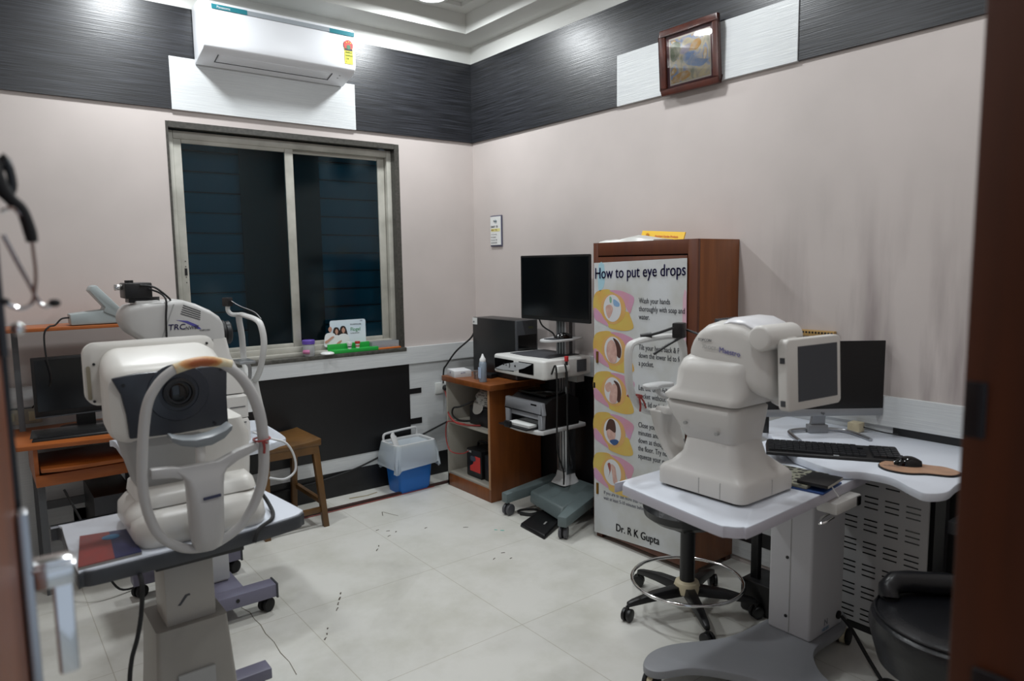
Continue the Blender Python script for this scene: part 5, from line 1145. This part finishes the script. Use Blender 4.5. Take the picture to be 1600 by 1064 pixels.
text('-NW8F', (-2.256, -1.1212, 1.246), (1, 0, .05), (.12, 0, 1), .022, TXT, fc, xs=.85)
text('TOPCON', (-2.196, -1.1212, 1.238), XR, ZU, .010, TXT, fc)
part('logo_swoosh', B().prism([(-2.282, 1.290), (-2.24, 1.284), (-2.205, 1.266), (-2.188, 1.247), (-2.200, 1.247), (-2.222, 1.262), (-2.25, 1.278)], 'y', -1.1212, -1.119), INK, fc)
part('lens', B().lathe((0, 0, 0), [(.055, 0), (.056, .022), (.050, .030), (.052, .045), (.042, .052), (.030, .046), (.004, .040)], 32), BLK, fc)
ln = bpy.data.objects['lens']
for v in ln.data.vertices:
    o_ = ORG['lens']; p = v.co+o_; v.co = Vector((-2.092+p.z, -1.01+p.x, 1.215+p.y))-o_
cmr = part('camera_body', B().box(-2.455, -2.355, -1.08, -.96, 1.382, 1.445), BLK, fc, bev=.006)
b = B(); b.cyl((-2.36, -1.02, 1.365), (-2.36, -1.02, 1.385), .04); b.box(-2.44, -2.37, -1.06, -.98, 1.365, 1.385); part('camera_mount', b, BLK, fc)
part('camera_knob', B().cyl((-2.485, -1.03, 1.428), (-2.455, -1.03, 1.428), .012, n=14), STEEL, cmr, bev=.002)
part('camera_dial', B().cyl((-2.43, -1.03, 1.444), (-2.43, -1.03, 1.455), .016, n=18), BLK, cmr)
part('top_block', B().box(-2.42, -2.33, -1.09, -.95, 1.345, 1.372), GW, fc, bev=.006)
part('camera_cable', B().tube([(-2.37, -1.085, 1.42), (-2.33, -1.10, 1.40), (-2.315, -1.12, 1.37), (-2.322, -1.13, 1.30), (-2.325, -1.132, 1.22), (-2.33, -1.13, 1.12)], .004, 8, sub=6), BLK, fc)
part('camera_cable', B().tube([(-2.40, -1.085, 1.435), (-2.35, -1.10, 1.425), (-2.30, -1.10, 1.38), (-2.295, -1.09, 1.365)], .004, 8, sub=6), BLK, fc)
xa = -1.955
part('headrest_arch', B().tube([(xa, -1.01, .98), (xa, -1.10, 1.03), (xa, -1.16, 1.10), (xa+.005, -1.18, 1.18), (xa, -1.165, 1.25), (xa-.005, -1.12, 1.272), (xa-.01, -1.02, 1.282), (xa-.015, -.93, 1.285), (xa-.01, -.895, 1.26), (xa, -.89, 1.18), (xa, -.90, 1.08), (xa, -.94, 1.01)], .011, 10, closed=True, sub=5, flat=((1, 0, 0), 1.3)), ARW, fc)
part('arch_foot', B().loft([rz(-2.02, -1.93, -1.09, -.96, .86, .015), rz(-2.0, -1.935, -1.06, -.98, .94, .015), rz(-1.985, -1.94, -1.05, -.99, 1.0, .015)]), ARW, fc)
part('arch_bracket', B().tube([(-1.965, -.93, 1.285), (-2.0, -.91, 1.287), (-2.015, -.905, 1.305), (-2.015, -.905, 1.325)], .010, 8, sub=4), ARW, fc)
fx = part('fixation_lamp', B().box(-2.03, -2.0, -.925, -.885, 1.325, 1.365, rot=.4), BLK, fc, bev=.004)
part('lamp_arm', B().tube([(-2.01, -.91, 1.355), (-1.98, -.97, 1.325), (-1.94, -1.04, 1.30), (-1.93, -1.10, 1.27)], .0035, 8, sub=4), BLK, fx)
part('chin_rest', B().box(-2.03, -1.96, -1.09, -.98, 1.075, 1.088), BRUSH, fc, bev=.003)
part('chin_post', B().tube([(-1.985, -1.03, 1.075), (-1.97, -1.03, 1.05), (-1.975, -1.03, .98)], .008, 8, sub=3), BRUSH, fc)
tag(part('white_cable', B().tube([(-2.02, -1.19, .79), (-1.97, -1.28, .77), (-1.93, -1.33, .755), (-1.905, -1.35, .70), (-1.91, -1.37, .64), (-1.96, -1.38, .615), (-2.02, -1.37, .63)], .005, 8, sub=7), WHP), 'thin white cable looping over the corner of the fundus camera table', 'cable')

# ================================================================== FOREGROUND TABLE AND AUTOREFRACTOR
tt = thing('instrument_table', 'white topped table with dark grey edge carrying the nearest eye instrument', 'table', (-2.5, -2.03, 0))
tp = smooth2([(-2.775, -2.225), (-2.79, -2.20), (-2.787, -1.84), (-2.77, -1.815), (-2.24, -1.808), (-2.215, -1.83), (-2.182, -2.13), (-2.19, -2.175), (-2.24, -2.20), (-2.42, -2.225), (-2.72, -2.235)], 4)
part('table_edge', B().prism(tp, 'z', .705, .743), DGREY, tt, bev=.005)
part('top_laminate', B().prism([(-2.485+(x+2.485)*.992, -2.02+(y+2.02)*.985) for x, y in tp], 'z', .743, .75), TOPW, tt, bev=.002)
part('lift_frame', B().box(-2.60, -2.36, -2.15, -1.92, .665, .705), BLK, tt, bev=.003)
part('column', B().box(-2.572, -2.437, -2.10, -1.96, .40, .67), mat('column_putty', 'A7A39C', .45), tt, bev=.005)
b = B().loft([rz(-2.605, -2.412, -2.125, -1.93, .475, .012), rz(-2.615, -2.40, -2.14, -1.92, .30, .015), rz(-2.63, -2.385, -2.15, -1.90, .08, .015)])
part('column_sleeve', b, mat('sleeve_putty', '8F8B84', .45), tt)
part('front_label', B().box(-2.56, -2.46, -2.1475, -2.14, .29, .34, M=Matrix.Rotation(.0, 4, 'X')), PLG, tt)
b = B().prism([(-2.541, .53), (-2.533, .528), (-2.513, .552), (-2.505, .552), (-2.507, .558), (-2.519, .557), (-2.535, .536)], 'y', -2.1012, -2.0995); part('scratch', b, DGREY, tt)
for (x0, x1, y0, y1) in ((-2.86, -2.16, -2.24, -2.17), (-2.86, -2.20, -1.84, -1.77)): part('base_beam', B().box(x0, x1, y0, y1, .045, .085), PURP, tt, bev=.004)
part('base_link', B().box(-2.56, -2.45, -2.2, -1.8, .05, .085), PURP, tt)
for x, y in ((-2.83, -2.2), (-2.20, -2.2), (-2.83, -1.8), (-2.24, -1.8)): caster(tt, x, y, .02, .4, BLKR, BLK, .01, top=.045)
tag(part('power_lead', B().tube([(-2.649, -2.10, .69), (-2.652, -2.255, .70), (-2.658, -2.262, .62), (-2.672, -2.262, .55), (-2.690, -2.262, .49), (-2.70, -2.262, .40), (-2.72, -2.30, .15), (-2.72, -2.40, .008)], .006, 8, sub=6), BLKR), 'black power cable hanging from the nearest table at the left', 'cable')
tag(part('instrument_cable', B().tube([(-2.30, -2.02, .80), (-2.275, -2.05, .80), (-2.262, -2.10, .765), (-2.285, -2.19, .758), (-2.34, -2.235, .75), (-2.36, -2.25, .72)], .006, 8, sub=6), BLKR), 'short black cable beside the base of the nearest eye instrument', 'cable')
bk_ = thing('printed_brochure', 'red and blue printed booklet lying on the left of the nearest table', 'booklet', (-2.71, -2.12, .75))
part('pages', B().prism([(-2.755, -1.985), (-2.64, -2.01), (-2.64, -2.215), (-2.785, -2.222)], 'z', .7505, .757), mat('page_grey', '8E8A84', .6), bk_)
part('red_cover', B().prism([(-2.755, -1.985), (-2.685, -2.0), (-2.703, -2.218), (-2.785, -2.222)], 'z', .757, .7595), mat('booklet_red', '8A332F', .45, var=('7A3A38', (30, 30, 30))), bk_)
part('blue_cover', B().prism([(-2.685, -2.0), (-2.64, -2.01), (-2.64, -2.215), (-2.703, -2.218)], 'z', .757, .7595), mat('booklet_blue', '22264F', .45), bk_)
part('cover_picture', B().prism(ell(-2.688, -2.05, .022, .020), 'z', .7597, .7603), mat('booklet_teal', '2E6C93', .45), bk_)

ar = thing('autorefractor', 'cream and dark grey autorefractor with a white oval headrest nearest the camera', 'eye instrument', (-2.5, -2.05, .75))
part('base_body', B().loft([rz(-2.640, -2.300, -2.20, -1.86, .752, .05), rz(-2.650, -2.295, -2.21, -1.855, .775, .06), rz(-2.648, -2.297, -2.20, -1.86, .815, .06), rz(-2.63, -2.31, -2.17, -1.87, .838, .06), rz(-2.60, -2.34, -2.12, -1.90, .848, .05)]), PLC, ar, ang=50)
part('base_tier', B().loft([rz(-2.62, -2.305, -2.15, -1.86, .846, .04), rz(-2.615, -2.31, -2.14, -1.86, .872, .04), rz(-2.60, -2.32, -2.11, -1.87, .884, .04)]), PLC, ar, ang=50)
part('left_lobe', B().ball((-2.60, -2.09, .81), .058, (1, 1.4, .8), 20), PLC, ar)
part('pedestal', B().loft([rz(-2.585, -2.30, -2.06, -1.88, .84, .03), rz(-2.58, -2.292, -2.05, -1.87, .90, .03), rz(-2.585, -2.290, -2.05, -1.86, .99, .03), rz(-2.58, -2.31, -2.05, -1.86, 1.045, .03)]), PLC, ar, ang=50)
part('grey_neck', B().loft([rz(-2.605, -2.45, -2.06, -1.90, .86, .03), rz(-2.635, -2.44, -2.065, -1.88, .99, .03), rz(-2.645, -2.40, -2.07, -1.87, 1.05, .03)]), PLG, ar, ang=50)  # neck under the head, in the grey device plastic
part('head_shell', B().loft([ry(-2.075, -2.645, -2.372, 1.035, 1.205, .03, 6), ry(-2.065, -2.668, -2.362, 1.020, 1.222, .045, 6), ry(-2.03, -2.674, -2.352, 1.015, 1.238, .05, 6), ry(-1.93, -2.670, -2.345, 1.02, 1.262, .05, 6), ry(-1.87, -2.66, -2.35, 1.03, 1.268, .05, 6)]), PLC, ar, ang=50)
DP = mat('front_slate', '2A2E36', .3)
part('front_panel', B().prism([(-2.662, 1.206), (-2.60, 1.214), (-2.36, 1.214), (-2.366, 1.12), (-2.366, 1.036), (-2.50, 1.030), (-2.628, 1.034), (-2.632, 1.10), (-2.642, 1.16)], 'y', -2.086, -2.070), DP, ar, bev=.004)
part('lens_recess', B().lathe((0, 0, 0), [(.082, 0), (.080, .004), (.060, .006), (.054, .0065), (.054, .002), (.004, .002)], 40), DP, ar)
for nm, mt, prof in (('lens_ring', BLK, [(.042, .004), (.042, .018), (.034, .020), (.032, .012), (.004, .011)]), ('lens_glass', BLKG, [(.031, .010), (.024, .013), (.004, .016)])):
    part(nm, B().lathe((0, 0, 0), prof, 32), mt, ar)
for nm in ('lens_recess', 'lens_ring', 'lens_glass'):
    o_ = bpy.data.objects[nm]; og = ORG[nm]
    for v in o_.data.vertices:
        p = v.co+og; v.co = Vector((-2.498+p.x, -2.086-p.z, 1.150+p.y))-og
b = B()
for x, z in ((-2.635, 1.185), (-2.378, 1.205), (-2.405, 1.045)): b.cyl((x, -2.0885, z), (x, -2.084, z), .005, n=12)
part('screw', b, BLK, ar)
sf = part('screen_housing', B().loft([ry(-1.872, -2.685, -2.345, 1.105, 1.275, .035, 6), ry(-1.862, -2.70, -2.335, 1.10, 1.287, .035, 6), ry(-1.83, -2.70, -2.335, 1.10, 1.285, .035, 6), ry(-1.818, -2.685, -2.35, 1.115, 1.272, .03, 6)]), PLC, ar, ang=50)
part('display', B().box(-2.67, -2.365, -1.8185, -1.816, 1.13, 1.26), SCRN, sf)
b = B()
for x, z in ((-2.675, 1.225), (-2.36, 1.262), (-2.680, 1.115)): b.cyl((x, -1.8755, z), (x, -1.870, z), .004, n=10)
part('screw', b, BLK, sf)
part('side_slot', B().prism(rr(-2.690, 1.17, .010, .10, .005), 'y', -1.8735, -1.868), mat('slot_tan', '8E8672', .5), sf)
# oval headrest frame in front
k_ = .965
def fr_(x, z): return (-2.951+(x+2.951)*k_, -2.27, 1.5-(1.5-z)*k_)
loop = [(-2.467, 1.243), (-2.41, 1.236), (-2.352, 1.185), (-2.312, 1.09), (-2.303, .976), (-2.315, .87), (-2.366, .775), (-2.43, .732), (-2.485, .722), (-2.545, .740), (-2.600, .80), (-2.624, .928), (-2.606, 1.115), (-2.575, 1.19), (-2.525, 1.232)]
part('headrest_loop', B().tube([fr_(x, z) for x, z in loop], [.012, .012, .014, .0155, .015, .014, .013, .012, .012, .012, .0125, .013, .013, .012, .012], 14, closed=True, sub=6, flat=((0, 1, 0), 1.1)), mat('loop_grey', 'B1AFAD', .4), ar)
fb = []
for t in range(9):
    u = t/8; fb.append(fr_(-2.528+u*(.146), 1.2335+.0155*math.sin(PI*u)-.003*u-.002))
def pad_mat():
    m = bpy.data.materials.new('stained_forehead_pad'); m.use_nodes = True; nt = m.node_tree; b = nt.nodes['Principled BSDF']; b.inputs['Roughness'].default_value = .45
    tc = nt.nodes.new('ShaderNodeTexCoord'); mp = nt.nodes.new('ShaderNodeMapping')
    c0 = Vector(fr_(-2.462, 1.243))-Vector((-2.5, -2.05, .75)); sc = (1/.058, 1/.2, 1/.017)
    mp.inputs['Location'].default_value = (-c0.x*sc[0], -c0.y*sc[1], -c0.z*sc[2]); mp.inputs['Scale'].default_value = sc
    nt.links.new(tc.outputs['Object'], mp.inputs[0])
    gr = nt.nodes.new('ShaderNodeTexGradient'); gr.gradient_type = 'SPHERICAL'; nt.links.new(mp.outputs[0], gr.inputs[0])
    n = nt.nodes.new('ShaderNodeTexNoise'); n.inputs['Scale'].default_value = 60; nt.links.new(tc.outputs['Object'], n.inputs['Vector'])
    ad_ = nt.nodes.new('ShaderNodeMath'); ad_.operation = 'MULTIPLY_ADD'; nt.links.new(n.outputs['Fac'], ad_.inputs[0]); ad_.inputs[1].default_value = .5; nt.links.new(gr.outputs[0], ad_.inputs[2])
    r = nt.nodes.new('ShaderNodeValToRGB'); e = r.color_ramp.elements
    e[0].position = .22; e[0].color = (*hx('C9BE9E'), 1); e[1].position = .75; e[1].color = (*hx('9A4E1E'), 1); q = e.new(.42); q.color = (*hx('C08A4E'), 1)
    nt.links.new(ad_.outputs[0], r.inputs[0]); nt.links.new(r.outputs[0], b.inputs['Base Color']); return m
part('forehead_pad', B().tube(fb, .0138, 14, sub=2, flat=((0, 1, 0), 1.15)), pad_mat(), ar)
part('yoke', B().loft([[(fr_(x, z0)[0], y, fr_(x, z0)[2]) for y, z0 in ((-2.255, a), (-2.285, a), (-2.285, c), (-2.255, c))] for x, a, c in ((-2.605, .945, .972), (-2.55, .938, .968), (-2.515, .925, .958), (-2.47, .915, .956), (-2.43, .925, .965), (-2.38, .955, .985), (-2.318, .978, 1.0))]), mat('loop_grey', 'B1AFAD', .4), ar, bev=.006)
ycx, _, _ = fr_(-2.474, .9)
part('yoke_stem', B().loft([rz(ycx-.085, ycx+.085, -2.283, -2.258, fr_(0, .962)[2], .010, 5), rz(ycx-.062, ycx+.066, -2.288, -2.254, fr_(0, .945)[2], .012, 5), rz(ycx-.048, ycx+.053, -2.297, -2.249, fr_(0, .925)[2], .018, 5), rz(ycx-.044, ycx+.047, -2.308, -2.245, fr_(0, .90)[2], .02, 5), rz(ycx-.043, ycx+.044, -2.315, -2.24, fr_(0, .85)[2], .025, 5), rz(ycx-.042, ycx+.042, -2.315, -2.24, fr_(0, .76)[2], .03, 5), rz(ycx-.035, ycx+.036, -2.305, -2.245, fr_(0, .725)[2], .03, 5), rz(ycx-.018, ycx+.018, -2.29, -2.26, fr_(0, .716)[2], .012, 5)]), mat('loop_grey', 'B1AFAD', .4), ar, ang=50)
part('name_badge', B().box(ycx-.012, ycx+.032, -2.3165, -2.312, fr_(0, .872)[2], fr_(0, .879)[2], M=Matrix.Rotation(-.06, 4, 'Y')), mat('badge_navy', '2B2F4A', .5), ar)
part('chin_post', B().cyl((ycx+.005, -2.24, .945), (ycx+.005, -2.24, 1.03), .0125), PLC, ar)
part('chin_rest', B().loft([[(x, y, z) for y, z in ((-2.27, zt_), (-2.215, zt_+.004), (-2.205, zb), (-2.262, zb-.003))] for x, zt_, zb in ((-2.560, 1.062, 1.052), (-2.535, 1.052, 1.036), (-2.50, 1.046, 1.026), (-2.46, 1.049, 1.026), (-2.425, 1.060, 1.040), (-2.405, 1.072, 1.060))]), mat('chin_grey', '7F8488', .35), ar, bev=.004)
part('red_tie', B().tube([fr_(-2.325, 1.003)[:1]+(-2.29, 1.02), (fr_(-2.29, 1.0)[0], -2.288, 1.022), (fr_(-2.288, 1.0)[0], -2.252, 1.022), (fr_(-2.325, 1.0)[0], -2.252, 1.02)], .003, 6, closed=True, sub=3), RED, ar)
b = B(); x_ = fr_(-2.312, 1.0)[0]; b.tube([(x_, -2.291, 1.02), (x_+.003, -2.295, 1.005), (x_+.001, -2.295, .985)], .0035, 6, sub=3); b.tube([(x_, -2.291, 1.02), (x_+.012, -2.295, 1.012)], .003, 6); part('red_tie_end', b, RED, ar)
part('base_hatch', B().prism([(-2.50, .80), (-2.485, .815), (-2.47, .815), (-2.47, .765), (-2.50, .765)], 'y', -2.213, -2.208), PLG, ar)
